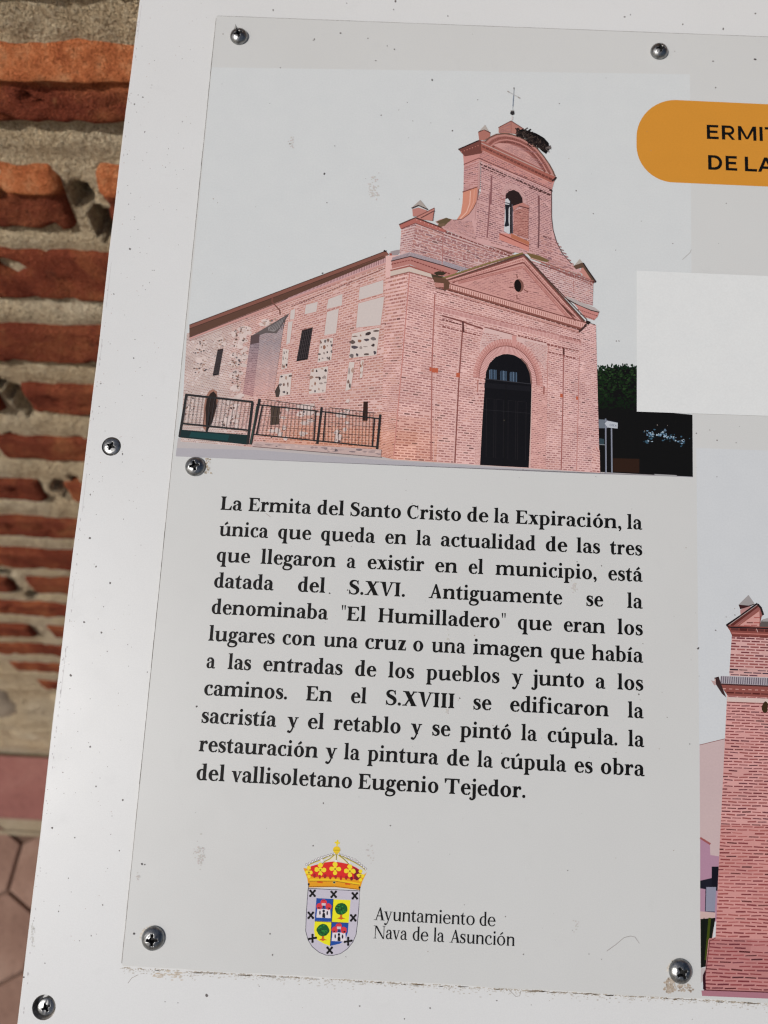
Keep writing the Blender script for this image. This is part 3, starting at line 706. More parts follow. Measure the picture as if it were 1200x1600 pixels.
# door
dl = [(758, 594), (759.5, 581), (765, 568), (774, 558.5), (785, 554), (793, 553.4), (803, 555), (813, 560.5), (822, 570), (828, 583), (830.5, 600), (829, 660), (826, 731), (750, 726.7), (753.5, 660)]
P.poly(dl, (24, 24, 28)); P.line([(830.5, 600), (828.5, 583), (822.5, 569), (814, 560)], 2.4, (120, 90, 84))
P.poly([(757, 598), (829, 604), (828.5, 612), (756.5, 606)], (30, 30, 34)); P.line([(757, 592), (829, 600)], 1.2, (44, 46, 52))
for x0, x1 in ((764, 776), (781, 792), (796, 808)):
    n = 5
    for i in range(n):
        x = x0 + (x1 - x0) * (i + .2) / n; yb = 592 + (x - 764) * .12
        P.poly([(x, yb - 15 + (i == 0) * 2), (x + 1.6, yb - 15), (x + 1.6, yb), (x, yb)], rnd.choice([(74, 92, 112), (90, 108, 128), (60, 76, 94)]))
[P.line([(x0, 622 + (x0 - 756) * .1), (x1, 622 + (x1 - 756) * .1), (x1 - 1, y1), (x0 - .6, y1), (x0, 622 + (x0 - 756) * .1)], .7, (30, 30, 33)) for x0, x1, y1 in ((760, 772, 715), (775, 787, 716), (794, 806, 718), (809, 822, 719))]; P.line([(790.5, 600), (788, 728)], .8, (8, 8, 9)); P.line([(753.5, 640), (828, 646)], .6, (34, 36, 40)); P.blob(787.5, 657, 1, 1, (70, 66, 56))
# --- tall brick storey above, stepped cornice
K6 = lambda *p: C(610, 300, 6, *p); K7 = lambda *p: C(790, 380, 7.5, *p); KT = lambda *p: C(700, 120, 6, *p)
P.bricks([(627, 356), (650, 349), (641, 400), (624, 402)], 14, 3, MORT2, BRT + BR, .5, .15)
P.bricks([(649, 346), (927, 440), (926, 478), (641, 400)], 13, 34, MORT2, BR + BRT, .5, .18)
P.bricks([(649, 350), (790, 397), (735, 425), (641, 400)], 14, 17, MORT2, BR, .5, .18, base=False)
P.line([(692.5, 365), (691, 410)], 1.4, (160, 110, 106)); P.line(K7((795, 440), (800, 590)), 1.0, (160, 112, 108))
# pale tile drip course and mouldings
P.poly(K6((10, 640), (180, 600), (480, 680), (640, 740), (560, 800), (400, 780), (180, 680), (15, 720)), (174, 120, 113))
P.teeth(K6((20, 615), (185, 565), (195, 600), (10, 645)), 20, (176, 162, 166), (120, 104, 112), .45)
P.teeth(K6((190, 565), (480, 650), (480, 685), (192, 605)), 34, (178, 166, 170), (116, 102, 112), .45)
P.teeth(K6((490, 645), (735, 722), (660, 745), (490, 682)), 28, (172, 164, 170), (120, 106, 116), .45)
P.line(K6((5, 650), (185, 606), (480, 688), (650, 742)), 1.6, (66, 46, 46)); P.dashes(K6((5, 680))[0], K6((185, 640))[0], 1.6, 7, (128, 70, 64)); P.dashes(K6((190, 640))[0], K6((560, 770))[0], 1.8, 14, (120, 66, 62))
P.line(K6((0, 740), (180, 695), (400, 775)), 2.6, (150, 88, 80)); P.poly(K6((0, 745), (175, 705), (400, 775), (395, 808), (175, 748), (0, 790)), (196, 180, 170)); P.line(K6((0, 795), (175, 752), (395, 812)), 1.2, (134, 84, 78))
P.blob(*K6((460, 765))[0], 10, 3.2, (58, 50, 40)); P.poly(K6((380, 770), (520, 800), (520, 830), (400, 825)), (70, 60, 48))
# right-hand cornice of the same course
P.poly(K7((700, 620), (780, 650), (900, 700), (1040, 755), (1100, 800), (1090, 815), (1000, 790), (860, 730), (740, 680)), (172, 162, 160))
P.line(K7((720, 660), (860, 735), (1000, 790), (1095, 812)), 1.8, (62, 50, 48)); P.poly(K7((800, 710), (1000, 795), (1090, 818), (1078, 860), (1035, 905), (930, 870)), (186, 128, 122))
P.dashes(K7((840, 775))[0], K7((1075, 855))[0], 1.4, 10, (128, 80, 76)); P.dashes(K7((870, 830))[0], K7((1040, 895))[0], 1.4, 8, (128, 80, 76))
# upper stepped parapet lines
P.poly([(623.5, 351.5), (649, 340), (697, 358), (697, 364), (649, 349), (626, 358)], (166, 102, 94)); P.line([(623.5, 351.5), (649, 340.5), (693, 357)], 2.0, (74, 48, 46)); P.line([(627, 358), (649, 349), (692, 365)], 1.3, (112, 66, 62))
P.dashes((650, 343.5), (692, 359.5), 1.2, 7, (206, 160, 152), .25)
P.line([(694, 356), (800, 397)], 2.6, (112, 70, 62)); P.dashes((694, 361), (798, 401), 2.0, 18, (122, 72, 68)); P.dashes((694, 367), (770, 394), 1.2, 16, (138, 88, 84))
P.poly(K6((420, 280), (520, 245), (600, 262), (720, 300), (800, 360), (1000, 440), (1190, 540), (1150, 580), (500, 340)), (150, 108, 104))
# concave shoulder of brick left of the gable
P.bricks([(678, 346), (700, 341), (722, 343), (745, 330), (752, 380), (700, 361)], 1, 1, (150, 108, 104), BRT, .1, .1) if False else None
P.poly([(680, 347), (688, 343), (697, 341), (712, 344), (724, 342), (735, 332), (742, 318), (752, 300), (790, 300), (795, 392), (745, 380), (694, 359)], (190, 150, 148))
P.bricks([(696, 342), (800, 342), (800, 396), (694, 356)], 16, 16, MORT2, BRT + BR, .5, .18, base=False, keep=lambda x, y: y > 345 and y < 357 + (x - 694) * .38)
P.poly([(681, 347), (697, 340.5), (706, 343.5), (700, 348), (694, 354), (686, 350)], (96, 82, 62)); P.blob(690, 352, 5, 3, (112, 92, 74))
# --- bell gable
GF = [(752, 222), (866, 273), (866, 396), (742, 372)]
P.poly([(752.5, 222), (862, 272), (862, 285), (861.7, 340), (866.7, 373), (876.7, 396), (893, 413), (921, 430), (880, 422), (826, 398), (800, 394), (745, 378), (737, 345), (748, 325), (751, 300)], (196, 156, 154))
P.bricks([(751, 248), (862, 293), (862, 408), (742, 378)], 42, 17, MORT2, BRT, .5, .2, base=False, keep=lambda x, y: y < 372 + (x - 742) * .30 and y > 252 + (x - 751) * .42)
P.bricks([(800, 352), (925, 392), (925, 442), (800, 396)], 12, 17, MORT2, BR + BRT, .5, .2, base=False, keep=lambda x, y: x > 846 and y > 350 + 95 * (1 - sqrt(max(0, 1 - (max(0, x - 860) / 62) ** 1.6)) if x < 860 else 1) * (0 if x < 860 else ((x - 860) / 48) ** .62) * .72 + 3)
P.line([(861.5, 285), (861.7, 340), (864, 360), (870, 380), (879, 397), (893, 413)], 1.2, (84, 60, 60))
P.bricks(K7((240, 120), (560, 200), (780, 290), (560, 330)), 6, 14, (170, 140, 140), BRT, .5, .2, base=False)
P.poly(K7((240, 110), (400, 150), (520, 210), (480, 225), (300, 180)), (112, 92, 62))
# left return with its orange volute
P.bricks([(725, 243), (750, 231), (748, 300), (724, 300)], 20, 3, (192, 148, 146), BRT + BR, .45, .15)
P.poly([(723.5, 300), (748, 291), (746, 312), (740, 325), (733, 335), (722, 343), (713, 344.5), (720, 334), (722.5, 318)], (196, 134, 114))
P.line([(735, 299), (734, 318), (729, 332), (719, 342)], 1.4, (222, 176, 160)); P.line([(741, 297), (740, 316), (733, 331)], .9, (216, 160, 142)); P.line([(722.5, 300.5), (748.5, 291.5)], 1.6, (112, 66, 60))
P.line([(748, 293), (746, 312), (740, 325), (733, 335), (722, 343), (708, 344.5)], 1.0, (100, 64, 60))
# pilaster strips of the gable
P.line(KT((408, 930), (400, 1200)), 2.4, (128, 86, 88)); P.line([(766, 300), (763.5, 340), (761, 372)], 2.2, (132, 90, 92)); P.line([(842, 312), (842, 350), (841, 388)], 2.4, (110, 76, 78)); P.line(KT((850, 1115), (850, 1200)), 2.6, (118, 78, 80))
P.line([(748.5, 262), (746, 300), (742, 345)], 1.0, (168, 124, 122))
P.line([(751.5, 226), (749, 262), (748, 296)], 3.0, (184, 146, 143)); P.line([(750, 262), (748, 296)], .8, (168, 124, 122))
# cornices of the gable
P.poly([(723, 237), (750, 228), (866, 277), (866, 283), (862, 297), (748, 250), (725, 260)], (190, 136, 130))
P.bricks([(750, 234), (864, 281), (862, 296), (749, 248)], 5, 16, (190, 148, 146), BRT, .45, .2, base=False)
P.poly([(715.7, 233.3), (749, 219), (755, 222), (753, 240), (726, 245)], (110, 68, 62)); P.line([(716, 234), (748, 220)], 2.0, (46, 34, 34)); P.dashes((720, 238), (750, 227), 1.4, 7, (186, 120, 108), .3)
P.poly([(752, 221), (760, 221), (868, 274), (866, 284), (860, 286), (752, 236)], (156, 96, 86)); P.line([(752, 224), (868, 276)], 1.5, (176, 150, 144)); P.dashes((753, 229), (862, 281), 3.2, 20, (108, 62, 56), .86); P.line([(754, 236), (860, 286)], 1.0, (196, 150, 142))
P.line([(862, 283), (866, 281), (869, 277)], 3, (44, 34, 34)); P.line([(724.5, 257.5), (748, 247.5), (862, 297)], 1.4, (104, 60, 58)); P.dashes((749, 256), (861, 305), 2.0, 18, (72, 50, 50), .8); P.dashes((752, 262), (790, 277), 1.8, 6, (88, 56, 56)); P.dashes((826, 293), (860, 306), 2.0, 5, (84, 54, 54))
P.line([(858, 297), (863, 299)], 2.2, (54, 40, 40)); P.line([(726, 263), (747, 255)], .9, (168, 112, 106))
# segmental pediment: three bands and tympanum
def band(off, w, col, dash=None):
    c = [(757, 221), (764, 214.5), (775, 209.5), (788, 208), (800, 210), (814, 214.5), (828, 222), (840, 232), (850, 244), (859, 257), (865, 268), (868, 276)]
    m = (806, 262); q = [(x + (m[0] - x) * off, y + (m[1] - y) * off) for x, y in c]
    q = [(x, min(y, 223 + (x - 754) * .47)) for x, y in q]
    P.line(q, w, col)
    if dash:
        for a, b in zip(q[:-1], q[1:]): P.dashes(a, b, w * .5, 4, dash, .6)
P.poly([(757, 221), (764, 214.5), (775, 209.5), (788, 208), (800, 210), (814, 214.5), (828, 222), (840, 232), (850, 244), (859, 257), (865, 268), (868, 276), (756, 223)], (150, 98, 92))
band(.02, 1.8, (96, 76, 66)); band(.07, 2.6, (176, 126, 118)); band(.14, 2.6, (112, 66, 60), (150, 96, 88)); band(.20, 1.2, (188, 136, 128)); band(.26, 2.6, (98, 58, 54), (140, 88, 80))
P.poly([(770, 227), (780, 224), (795, 225), (812, 231), (826, 241), (838, 253), (845, 263)], (190, 144, 138)); P.bricks([(772, 222), (848, 222), (848, 264), (772, 226)], 14, 12, MORT2, BRT, .45, .2, base=False, keep=lambda x, y: y < 225.5 + (x - 768) * .47 and (x - 800) ** 2 / 1500 + (y - 262) ** 2 / 1200 < 1)
# little finials, pedestal, nest and cross
P.poly([(747, 207), (757.5, 203), (766, 208), (765.5, 214), (756, 220), (748.5, 219)], (164, 110, 100)); P.line([(747, 207), (756.5, 203), (766, 208)], 1.6, (84, 54, 50)); P.poly([(749, 205), (757.8, 195.5), (764, 206), (757, 203)], (170, 162, 156))
P.poly([(779, 199.5), (798.5, 189.5), (816, 201), (818, 213), (800, 209), (779, 208)], (168, 118, 108)); P.line([(778.5, 200), (798.5, 189.5), (818, 202)], 1.5, (104, 66, 62)); P.line([(798.5, 190), (798.5, 209)], .8, (132, 86, 80)); P.bricks([(780, 201), (798, 193), (798, 208), (780, 207)], 5, 3, MORT2, BRT, .45, .15, base=False)
P.line([(800, 188), (800.3, 182)], 2.2, (196, 192, 192)); P.blob(800.4, 177, 3.5, 3.2, (50, 48, 50), 12, .1); P.line([(797.6, 173.8), (803.2, 173.8)], 1.4, (112, 108, 108))
P.line([(801.2, 167), (802.4, 147)], 1.3, (120, 134, 150)); P.line([(802.2, 150), (803, 138)], .9, (150, 158, 164)); P.line([(793, 143), (812, 153.5)], .9, (172, 174, 174)); P.line([(792.5, 142.8), (796, 144.8)], 1.6, (150, 148, 144)); P.line([(809, 152), (812.5, 154)], 1.6, (150, 148, 144)); P.line([(802.8, 137), (802.9, 140)], 1.6, (120, 120, 120)); P.line([(801, 173), (801, 167)], .8, (170, 180, 186))
P.poly([(808, 205), (816, 202), (826, 205), (838, 209), (850, 216), (857, 224), (858, 233), (853, 241), (846, 236), (838, 228), (828, 219), (817, 213)], (26, 23, 24))
for _ in range(240):
    t = rnd.random(); x = 808 + 47 * t + rnd.gauss(0, 1.8); y = 207 + 26 * t ** 1.15 + rnd.gauss(0, 4.5 - abs(t - .5) * 4)
    a = rnd.uniform(0, pi); l = rnd.uniform(1.5, 4.5); P.line([(x - l * cos(a), y - l * sin(a)), (x + l * cos(a), y + l * sin(a))], rnd.uniform(.6, 1.7), rnd.choice([(30, 26, 26), (42, 36, 34), (22, 20, 22), (60, 52, 48)]))
for _ in range(14):
    a = rnd.uniform(-.6, .9); P.line([(852, 232), (852 + 9 * cos(a), 232 + 9 * sin(a))], .5, (96, 90, 88))
# bell opening
arch(13.5, 15.5, 20, 24, 34, (206, 174, 172), (164, 118, 116), 180, -6, .34, 803, 312, .5)
P.poly(C(560, 100, 3, (688, 640), (692, 612), (705, 598), (728, 592), (752, 604), (768, 630), (770, 655), (730, 668), (722, 700), (724, 795), (708, 800), (682, 785), (686, 690)), (46, 36, 36))
P.poly(C(560, 100, 3, (688, 636), (700, 632), (712, 650), (714, 795), (703, 798), (682, 786)), (190, 192, 196))
P.poly(C(560, 100, 3, (686, 660), (705, 662), (712, 655), (712, 665), (704, 680), (703, 740), (707, 760), (690, 765), (684, 762), (690, 735), (689, 690)), (36, 38, 44))
P.line(C(560, 100, 3, (712, 640), (712, 795)), 1.6, (30, 30, 34)); P.line(C(560, 100, 3, (720, 660), (720, 798)), .9, (90, 96, 110)); P.line(C(560, 100, 3, (688, 652), (714, 658)), 1.3, (34, 34, 40))
P.bricks(C(560, 100, 3, (728, 690), (798, 668), (796, 822), (726, 796)), 18, 5, (180, 130, 122), [(140, 86, 80), (128, 78, 74)], .5, .15); P.poly(C(560, 100, 3, (722, 668), (770, 652), (800, 668), (798, 682), (752, 668), (726, 690)), (176, 122, 114)); P.line(C(560, 100, 3, (752, 668), (800, 680)), 1.8, (96, 60, 58))
P.poly(C(560, 100, 3, (660, 795), (720, 800), (800, 840), (798, 880), (660, 825)), (196, 132, 122)); P.line(C(560, 100, 3, (660, 797), (798, 857)), 1.8, (124, 62, 52)); P.poly(C(560, 100, 3, (715, 795), (800, 835), (798, 852), (715, 815)), (172, 108, 84)); P.line(C(560, 100, 3, (662, 632), (688, 640)), 1.2, (150, 96, 92))
# --- triangular pediment of the portal
ap = (818, 397.5); L0 = (677, 441); R0 = (918, 506)
P.poly([ap, (917, 505), (905, 515), (690, 448), (682, 440)], (196, 148, 142))
P.bricks([(700, 400), (905, 400), (905, 508), (700, 446)], 28, 26, MORT, BR, .45, .2, base=False, keep=lambda x, y: y > 404 + max((818 - x) * .40, (x - 818) * 1.06) + 7 and y < 442 + (x - 703) * .283)
def rake(off, w, col, dash=0, dc=None):
    a = (690 + off * 1.2, 441.5 + off * .05); b = (817.5, 398 + off * .9); c = (913 - off * 1.0, 503 - off * .1)
    P.line([a, b], w, col); P.line([b, c], w * 1.15, col)
    if dash: P.dashes(a, b, w * .55, dash, dc); P.dashes(b, c, w * .65, dash, dc)
rake(0, 2.6, (84, 62, 54)); P.line([(684, 438), (760, 413), (817, 396)], 2.6, (122, 106, 66)); rake(3.4, 3.0, (104, 62, 58), 22, (134, 80, 74)); rake(5.5, .9, (206, 160, 152)); rake(9, 5, (206, 160, 152), 44, (172, 118, 112)); rake(14, 2.2, (120, 70, 66)); rake(17.5, 2.2, (196, 148, 140)); rake(21.5, 4.0, (160, 106, 102), 40, (186, 132, 124))
P.line(K7((240, 160), (560, 500), (950, 900)), 1.4, (64, 46, 42)); P.poly(K7((720, 820), (830, 880), (640, 700), (560, 590)), (96, 60, 54))
P.teeth([(702, 445.5), (914, 507), (914, 513), (702, 452.5)], 66, (212, 170, 162), (160, 108, 100), .42)
P.line([(700, 443), (916, 505)], 1.6, (110, 66, 60)); P.line([(682, 447), (910, 515)], 3.4, (124, 76, 68)); P.dashes((700, 454), (908, 516.5), 1.6, 26, (96, 58, 52)); P.line([(700, 457), (906, 519)], 1.0, (196, 144, 134)); P.dashes((704, 460), (905, 521), 1.1, 30, (140, 88, 82)); P.line([(904, 519), (912, 512), (916, 507)], 3.0, (64, 44, 42))
P.teeth(K6((415, 850), (500, 850), (500, 895), (415, 890)), 9, (200, 150, 140), (150, 96, 88)); P.poly(K6((400, 800), (520, 815), (555, 850), (550, 910), (500, 930), (500, 860), (410, 850)), (98, 72, 58)); P.dashes(K6((420, 900))[0], K6((520, 925))[0], 1.8, 6, (92, 60, 54)); P.dashes(K6((430, 940))[0], K6((540, 970))[0], 1.5, 6, (120, 76, 72))
P.poly(K7((940, 905), (995, 925), (970, 960), (940, 945)), (44, 36, 34)); P.line(K7((990, 945), (1045, 958)), 1.0, (70, 54, 52))
# oculus
for i in range(14):
    a = 2 * pi * i / 14; P.line([(810.5 + 8.5 * cos(a), 447 + 10.5 * sin(a)), (810.5 + 13 * cos(a), 447 + 15 * sin(a))], .9, (200, 158, 150))
P.disc(810.5, 447, 7.6, 10.4, (120, 84, 76), 22, -.12); P.disc(808.8, 447, 5.4, 9.6, (30, 26, 26), 22, -.12)
for pts in (K7((128, 370), (136, 415)), K7((40, 520), (90, 525)), K7((210, 545), (262, 578)), K7((130, 610), (132, 655), (160, 660))): P.line(pts, 1.5, (112, 66, 60))
# --- corner finials of the storey
P.poly(K6((205, 165), (262, 150), (340, 175), (330, 230), (210, 232)), (176, 122, 114)); P.line(K6((198, 155), (262, 128), (350, 168)), 1.8, (54, 42, 42)); P.poly(K6((200, 150), (280, 78), (345, 160), (262, 125)), (160, 152, 146))
P.poly(K6((240, 240), (410, 150), (412, 175), (400, 215), (395, 275), (300, 262)), (180, 124, 114)); P.line(K6((245, 238), (412, 155)), 1.6, (124, 78, 72)); P.line(K6((285, 248), (412, 180)), 1.6, (92, 56, 54)); P.line(K6((408, 180), (395, 275)), .8, (120, 76, 70))
P.poly(K7((800, 270), (865, 190), (905, 240)), (168, 160, 152)); P.poly(K7((790, 270), (900, 232), (1050, 455), (1010, 460), (900, 300), (880, 290), (820, 310)), (92, 72, 60)); P.poly(K7((880, 300), (905, 290), (1005, 440), (960, 425), (880, 350)), (184, 130, 120)); P.line(K7((905, 235), (960, 320), (1055, 455)), 1.8, (40, 34, 36))
P.line(K7((290, 180), (560, 275), (860, 380), (1050, 460)), 1.4, (150, 96, 90)); P.dashes(K7((400, 250))[0], K7((1035, 470))[0], 2.0, 22, (126, 74, 70)); P.dashes(K7((540, 300))[0], K7((1010, 490))[0], 1.5, 18, (140, 88, 84)); P.line(K7((280, 175), (560, 262), (850, 362)), .9, (206, 166, 158)); P.line(K7((1020, 455), (1050, 460), (1055, 445)), 1.6, (40, 34, 36))
# --- railings
G = (34, 36, 38)
P.poly(K3((455, 1035), (1120, 1076), (1116, 1114), (440, 1060)), (184, 162, 158))
for _ in range(30): t = rnd.random(); P.blob(260 + (460 + 650 * t) / 3.3333, 380 + (1045 + 42 * t + rnd.uniform(-4, 14)) / 3.3333, rnd.uniform(2, 7), rnd.uniform(.8, 2), rnd.choice([(150, 132, 132), (166, 146, 144), (196, 172, 166), (120, 108, 112)]), 8)
P.line([(P_[0], P_[1]) for P_ in K3((450, 1060), (1120, 1116))], 1.0, (104, 92, 92))
P.poly(K3((72, 972), (422, 1000), (422, 1050), (66, 1012)), (22, 44, 46)); P.poly(K3((130, 985), (330, 1000), (320, 1030), (120, 1010)), (24, 62, 64))
for i in range(17):
    t = (i + .5) / 17; P.line(K3((100 + 345 * t, 790 + 36 * t), (80 + 340 * t, 945 + 32 * t)), .55, (60, 58, 60))
for pts, w in ((K3((100, 790), (450, 828)), 3.2), (K3((80, 940), (422, 975)), 2.8), (K3((104, 788), (68, 1010)), 3.0), (K3((448, 828), (422, 1048)), 3.4), (K3((225, 880), (208, 990)), 2.4)): P.line(pts, w, G)
for (xa, ya, xb, yb, xc, yc, xd, yd, n) in ((500, 845, 780, 876, 465, 1000, 772, 1030, 15), (820, 880, 1085, 914, 815, 1035, 1078, 1056, 15)):
    for i in range(n):
        t = (i + .5) / n; P.line(K3((xa + (xb - xa) * t, ya + (yb - ya) * t - 24), (xc + (xd - xc) * t, yc + (yd - yc) * t)), .6, (70, 62, 62))
    for s_ in (.33, .66): P.line(K3((xa + (xc - xa) * s_, ya + (yc - ya) * s_), (xb + (xd - xb) * s_, yb + (yd - yb) * s_)), .45, (96, 80, 78))
for pts, w in ((K3((485, 812), (438, 1050)), 3.4), (K3((500, 845), (468, 1000)), 1.8), (K3((470, 842), (790, 876)), 2.0), (K3((808, 855), (785, 1046)), 3.0), (K3((778, 876), (768, 1026)), 1.5), (K3((828, 880), (815, 1035)), 1.5), (K3((810, 878), (1110, 916)), 2.0),
               (K3((1113, 893), (1096, 1074)), 3.2), (K3((1083, 912), (1072, 1060)), 1.6), (K3((452, 996), (1094, 1062)), 2.0), (K3((515, 816), (772, 852)), .9), (K3((850, 858), (1084, 886)), .9)): P.line(pts, w, G)
P.line(K3((470, 850), (440, 1045)), 1.0, (52, 84, 74))
photo1 = P.build('chapel_photograph', M_PRINT, sign); photo1['label'] = 'large printed photograph of a pink brick chapel with bell gable and dark arched door'

# ---- second photograph, cut by the right edge of the picture; goes on beyond it
P = Print(8e-6)
P.poly([(1088, 700), (1430, 712), (1440, 1566), (1096, 1554)], (194, 198, 201))
P.poly([(1093, 1163.5), (1134, 1154), (1132, 1350), (1094, 1345)], (186, 166, 166)); P.line([(1093, 1164), (1134, 1154)], 1.0, (130, 90, 88))
P.poly([(1094, 1310), (1109, 1318), (1110, 1336), (1124, 1338), (1120, 1440), (1094, 1440)], (164, 128, 148)); P.line([(1094, 1309), (1110, 1319)], 3.2, (146, 84, 84)); P.poly([(1094, 1376), (1120, 1370), (1119, 1392), (1094, 1388)], (32, 32, 42)); P.poly([(1112, 1354), (1123, 1354), (1121, 1392), (1112, 1390)], (26, 26, 34))
P.poly([(1103, 1386), (1119, 1386), (1117, 1425), (1102, 1424)], (132, 134, 152)); P.line([(1103, 1386), (1102, 1424), (1117, 1425)], 1.2, (30, 28, 46)); P.poly([(1094, 1424), (1118, 1426), (1113, 1470), (1095, 1515)], (190, 164, 160))
P.poly([(1094.5, 1436), (1118, 1434), (1112, 1468), (1107, 1480), (1104, 1510), (1095, 1512)], (26, 30, 18)); P.line([(1109, 1434), (1103, 1500)], 4, (62, 72, 22)); P.line([(1100, 1434), (1098, 1510)], 1.5, (14, 16, 12)); P.poly([(1095, 1513), (1104, 1511), (1102, 1530), (1095, 1536)], (176, 168, 168))
P8 = lambda *p: C(1080, 920, 10, *p)
M2 = (198, 158, 154); P.poly([(1126, 1288), (1128, 1284), (1445, 1290), (1448, 1558), (1099, 1546), (1107, 1468), (1118, 1464)], (180, 128, 126)); B2 = [(128, 72, 74), (138, 78, 78), (116, 64, 68), (148, 88, 86), (104, 60, 66)]
P.bricks([(1143.5, 990), (1430, 1002), (1430, 1064), (1139.5, 1052)], 14, 19, M2, B2, .5, .14, dark=.12)
P.bricks([(1136, 1086), (1430, 1100), (1440, 1300), (1126, 1290)], 43, 20, (198, 148, 144), B2, .42, .14, dark=.08, wob=.1)
P.bricks([(1126, 1288), (1440, 1298), (1445, 1475), (1118, 1465)], 33, 18, (192, 138, 134), [(138, 72, 72), (150, 84, 82), (126, 66, 68), (160, 96, 92)], .42, .13, dark=.06, wob=.1)
P.bricks([(1108, 1466), (1445, 1476), (1448, 1558), (1099, 1546)], 14, 17, (176, 122, 120), [(132, 66, 68), (120, 60, 64), (146, 80, 80), (108, 56, 62)], .40, .12, dark=.08, wob=.1)
P.line([(1118, 1466), (1109, 1470), (1104, 1510), (1099, 1546)], 1.2, (84, 48, 50)); P.poly([(1098, 1524), (1102, 1515), (1103, 1546), (1098.5, 1546)], (50, 26, 32))
P.line([(1100, 1547), (1448, 1559)], 2.2, (84, 42, 46)); P.poly([(1096, 1547.5), (1450, 1560), (1450, 1571), (1097, 1556)], (160, 112, 124))
P.poly(P8((765, 330), (900, 260), (960, 300), (860, 390), (770, 400)), (170, 128, 126)); P.poly(P8((740, 250), (765, 320), (930, 270), (1000, 240), (890, 235)), (60, 36, 36)); P.poly(P8((740, 248), (895, 95), (990, 232), (900, 262)), (150, 146, 146))
P.poly(P8((545, 570), (1030, 222), (1130, 400), (1100, 440), (1070, 590), (600, 640)), (140, 88, 84)); P.line(P8((550, 570), (760, 430), (1035, 228)), 3.0, (38, 32, 34)); P.line(P8((620, 580), (1045, 260)), 4.2, (92, 48, 44)); P.line(P8((600, 560), (900, 345), (1040, 245)), .9, (168, 150, 146))
P.poly(P8((720, 570), (1065, 330), (1075, 590)), (196, 146, 140)); P.bricks(P8((760, 430), (1085, 430), (1085, 590), (760, 590)), 4, 3, M2, [(150, 84, 80), (168, 96, 90)], .45, .1, base=False, keep=lambda x, y: y > 977 - (x - 1152) * .66 + 5); P.line(P8((735, 575), (1060, 340)), 1.8, (140, 84, 76)); P.line(P8((1040, 240), (1090, 300), (1125, 410)), 3.2, (40, 34, 34)); P.line(P8((1085, 420), (1070, 590)), 1.6, (120, 72, 68))
P.poly(P8((1100, 490), (1200, 470), (3400, 540), (3400, 640), (1060, 600)), (92, 84, 82)); P.poly(P8((1110, 480), (1200, 455), (3400, 520), (3400, 545), (1110, 510)), (150, 146, 146))
P.poly(P8((545, 570), (600, 575), (3500, 680), (3500, 830), (640, 740), (600, 650)), (128, 72, 66)); P.dashes((1141, 983), (1430, 996), 3.4, 22, (86, 46, 44), .9); P.line(P8((548, 572), (600, 600), (3500, 700)), 2.0, (40, 32, 34)); P.line([(1143, 989), (1430, 1001)], 1.4, (184, 120, 112)); P.dashes((1142, 993), (1430, 1005), 3.0, 20, (112, 58, 54), .92); P.line(P8((1020, 625), (1040, 680)), 1, (196, 160, 156))
P.bricks([(1140, 1044), (1430, 1056), (1430, 1068), (1140, 1056)], 3, 20, M2, [(96, 66, 76), (60, 48, 60), (128, 84, 86)], .5, .12, dark=.3)
P.teeth([(1126, 1056), (1430, 1068), (1430, 1081), (1125, 1068)], 84, (164, 158, 164), (92, 84, 96), .45); P.line([(1124, 1069), (1430, 1082)], 2.6, (70, 44, 44)); P.poly([(1125, 1070), (1430, 1083), (1430, 1099), (1137, 1087)], (134, 78, 72)); P.dashes((1128, 1076), (1430, 1088), 1.4, 30, (196, 150, 142), .5); P.dashes((1134, 1082), (1430, 1094), 2.2, 22, (92, 50, 48), .85)
P.poly([(1116, 1059), (1123, 1057), (1127, 1070), (1135, 1090), (1128, 1084), (1119, 1070)], (60, 44, 44)); P.poly([(1116, 1062.5), (1118, 1060), (1118.5, 1070)], (190, 160, 156)); P.poly([(1111, 1063), (1118, 1065), (1119, 1070), (1116, 1071)], (176, 150, 148))
P.poly([(1136, 1089), (1430, 1101), (1430, 1107), (1136, 1096)], (198, 178, 172)); P.line([(1136, 1097), (1430, 1108.5)], 1.2, (110, 66, 64)); P.blob(1196, 1106, 5, 8, (60, 46, 30))
photo2 = P.build('chapel_photograph', M_PRINT, sign); photo2['label'] = 'second photograph with closer view of the red brick corner, cut off at the right'

# ---- title banner and blank sticker
P = Print(2.5e-5); bt = lambda x: 156 + (x - 1050) * .0465; bb = lambda x: 285 + (x - 1050) * .044
pts = [(1530, bt(1530)), (1530, bb(1530))]
cx, r = 1055, 60.5
for i in range(0, 13):
    a = pi / 2 + (pi / 2) * i / 12; pts.append((cx + r * cos(a), bb(cx) - 58 + 58 * sin(a) + (cos(a)) * r * .0))
for i in range(0, 13):
    a = pi + (pi / 2) * i / 12; pts.append((cx + r * cos(a), bt(cx) + 58 + 58 * sin(a)))
P.poly(pts, (197, 136, 54))
banner = P.build('title_banner', M_PRINT, sign); banner['label'] = 'rounded mustard-yellow title band with bold black capitals'
P = Print(3.7e-4)
P.poly([(994.6, 423.5), (1250, 434), (1250, 652), (994.6, 643.5)], (209, 212, 212))
sticker = P.build('blank_sticker', M_PRINT, sign); sticker['label'] = 'plain white square overlapping the corner of the large photograph'
